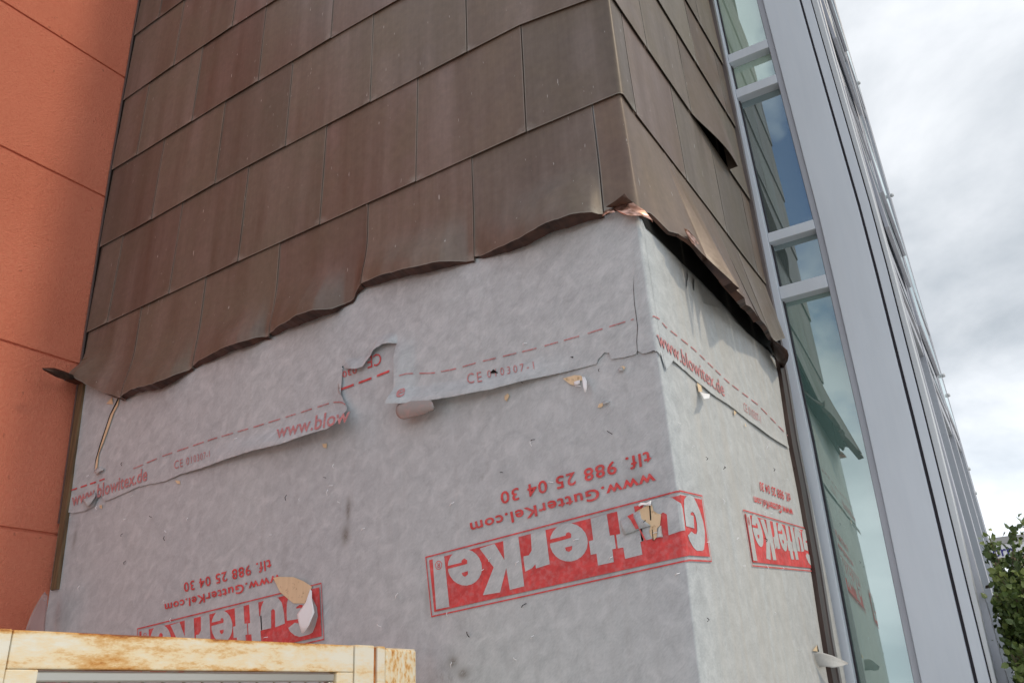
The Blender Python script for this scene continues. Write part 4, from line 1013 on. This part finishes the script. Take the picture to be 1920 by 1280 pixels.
# crumpled plastic between orange wall and membrane
rows = []
pl = [[(84, 1108), (86, 1112), (89, 1116)], [(74, 1122), (80, 1128), (88, 1132)], [(64, 1140), (74, 1146), (87, 1150)], [(54, 1162), (68, 1168), (85, 1172)], [(46, 1185), (64, 1190), (84, 1196)]]
for i, r_ in enumerate(pl):
    rows.append([wf(*polyat(r_, j/6), .19-.022*j+.02*noise.noise(Vector((i*.9, j*.8, 4)))) for j in range(7)])
PS = gridmesh('plastic_sheet', rows, M_PLAS, None); PS['label'] = 'crumpled clear plastic scrap in the corner of orange wall and membrane'; PS['category'] = 'plastic scrap'
md = PS.modifiers.new('thickness', 'SOLIDIFY'); md.thickness = .0006

# ------------------------------------------------------------------ shrub
def leaf_shape(): 
    return [(0, 0, 0), (.32, .2, .10), (.36, .55, .06), (0, 1, -.08), (-.36, .55, .06), (-.32, .2, .10), (0, .5, -.02)]
LEAFV = leaf_shape(); LEAFF = [(0, 1, 6), (1, 2, 6), (2, 3, 6), (3, 4, 6), (4, 5, 6), (5, 0, 6)]
def crown_mesh(tips, nleaf, size, seed, spread):
    rnd = random.Random(seed); V = []; F_ = []; tint = []
    for (p_, d, ln) in tips:
        n = max(2, int(nleaf*ln*(1-.8*sm((p_.z+d.z*ln*.5-1.99)/.34))))
        base_t = rnd.random()
        for k in range(n):
            t_ = rnd.random(); c = p_ + d*ln*t_ + Vector((rnd.gauss(0, spread), rnd.gauss(0, spread), rnd.gauss(0, spread)))
            ax = (d + Vector((rnd.gauss(0, .8), rnd.gauss(0, .8), rnd.gauss(0, .7)))).normalized(); sd = ax.orthogonal().normalized()
            sd = Matrix.Rotation(rnd.random()*6.28, 3, ax) @ sd; nn = ax.cross(sd); s_ = size*rnd.uniform(.6, 1.25); b = len(V)
            for x, y, z in LEAFV: V.append(c + (sd*x + ax*y + nn*z)*s_)
            F_ += [tuple(i+b for i in f) for f in LEAFF]
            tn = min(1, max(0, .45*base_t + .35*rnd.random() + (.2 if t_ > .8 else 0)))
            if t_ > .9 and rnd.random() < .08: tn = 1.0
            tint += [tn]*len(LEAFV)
    return V, F_, tint
def shrub(name, label, cat, loc, H, RX, nb, nleaf, size, seed, group=None, xmin=None):
    rnd = random.Random(seed); root = thing(name, label, cat, loc, group); base = Vector(loc)
    mb = MB(); mb.tube([base, base+Vector((.01, 0, H*.2)), base+Vector((.03, .02, H*.45))], [H*.016, H*.013, H*.009], 8)
    mb.build('trunk', M_BARK, root, True)
    mbb = MB(); tips = []
    for k in range(nb):
        hh = H*(.16+.84*(k+.5)/nb); ang = k*2.4+rnd.uniform(-.4, .4)
        rr = RX*(.55+.5*math.sin(math.pi*min(.97, (hh/H)**1.1)))*rnd.uniform(.6, 1.1)
        if hh > H*.82: rr *= .8
        st = base + Vector((.02*rnd.random(), .02*rnd.random(), min(hh*.62, H*.5)))
        en = base + Vector((math.cos(ang)*rr, math.sin(ang)*rr, hh))
        if xmin is not None and en.x < xmin: en.x = xmin+.02*rnd.random()
        md_ = (st+en)/2 + Vector((0, 0, -.05*H*rnd.random()))
        mbb.tube([st, md_, en], [H*.005, H*.0035, H*.0014], 5)
        d = (en-md_); ln = d.length; d.normalize()
        tips.append((md_, d, ln*1.0))
        for q in range(5):
            sp_ = md_ + d*ln*rnd.uniform(.2, .95); dd = (d + Vector((rnd.gauss(0, .8), rnd.gauss(0, .8), rnd.gauss(.35, .6)))).normalized(); l2 = ln*rnd.uniform(.3, .6)
            e2_ = sp_+dd*l2
            if xmin is not None and e2_.x < xmin: dd.x = abs(dd.x)*.3; dd.normalize()
            mbb.tube([sp_, sp_+dd*l2], [H*.0018, H*.0008], 4); tips.append((sp_, dd, l2))
    mbb.build('branch', M_BARK, root, True)
    V, F_, tint = crown_mesh(tips, nleaf, size, seed+1, size*.55)
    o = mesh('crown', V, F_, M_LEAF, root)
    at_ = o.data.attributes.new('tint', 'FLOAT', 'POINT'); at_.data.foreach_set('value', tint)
    return root
shrub('shrub', 'leafy green shrub at the right edge, growing in front of the grey facade', 'shrub', (-.05, 4.5, 0), 2.09, .35, 150, 290, .031, 5, None, -.245)

# ------------------------------------------------------------------ shop sign far behind the shrub
SY = 16.0
def sg(px, py, Y=SY): return hitY(px, py, Y)
a = sg(1838, 1003); b = sg(1935, 1022); zt, zb_ = sg(1880, 1019).z, sg(1880, 1045).z
SIGN = thing('shop_sign', 'white shop sign with navy letters, half hidden behind the green shrub', 'sign', ((a.x+b.x)/2+.5, SY, 0))
xa, xb = a.x-.15, b.x+1.2
mb = MB(); mb.box(xa, xb, SY, SY+.2, zb_, zt); mb.build('sign_board', M_SIGNW, SIGN)
mb = MB(); mb.box(xa, xb, SY-.03, SY+.25, zt+.002, zt+.11); mb.build('sign_cap', M_SIGNG, SIGN)
mb = MB(); mb.box(xa, xb, SY-.02, SY+.22, zb_-.11, zb_-.002); mb.build('fascia', M_SIGNR, SIGN)
for x in (xa+.3, xb-.3): mb = MB(); mb.box(x-.06, x+.06, SY+.05, SY+.17, 0, zb_-.112); mb.build('leg', M_SIGNG, SIGN)
V, F_ = text_mesh('torn', .012); 
lh = (zt-zb_)*.78/.72
V = [(sg(1851, 1040).x + v[0]*lh*.95, SY-.006, zb_+(zt-zb_)*.12+v[1]*lh) for v in V]
mesh('letter', V, F_, M_SIGNB, SIGN)
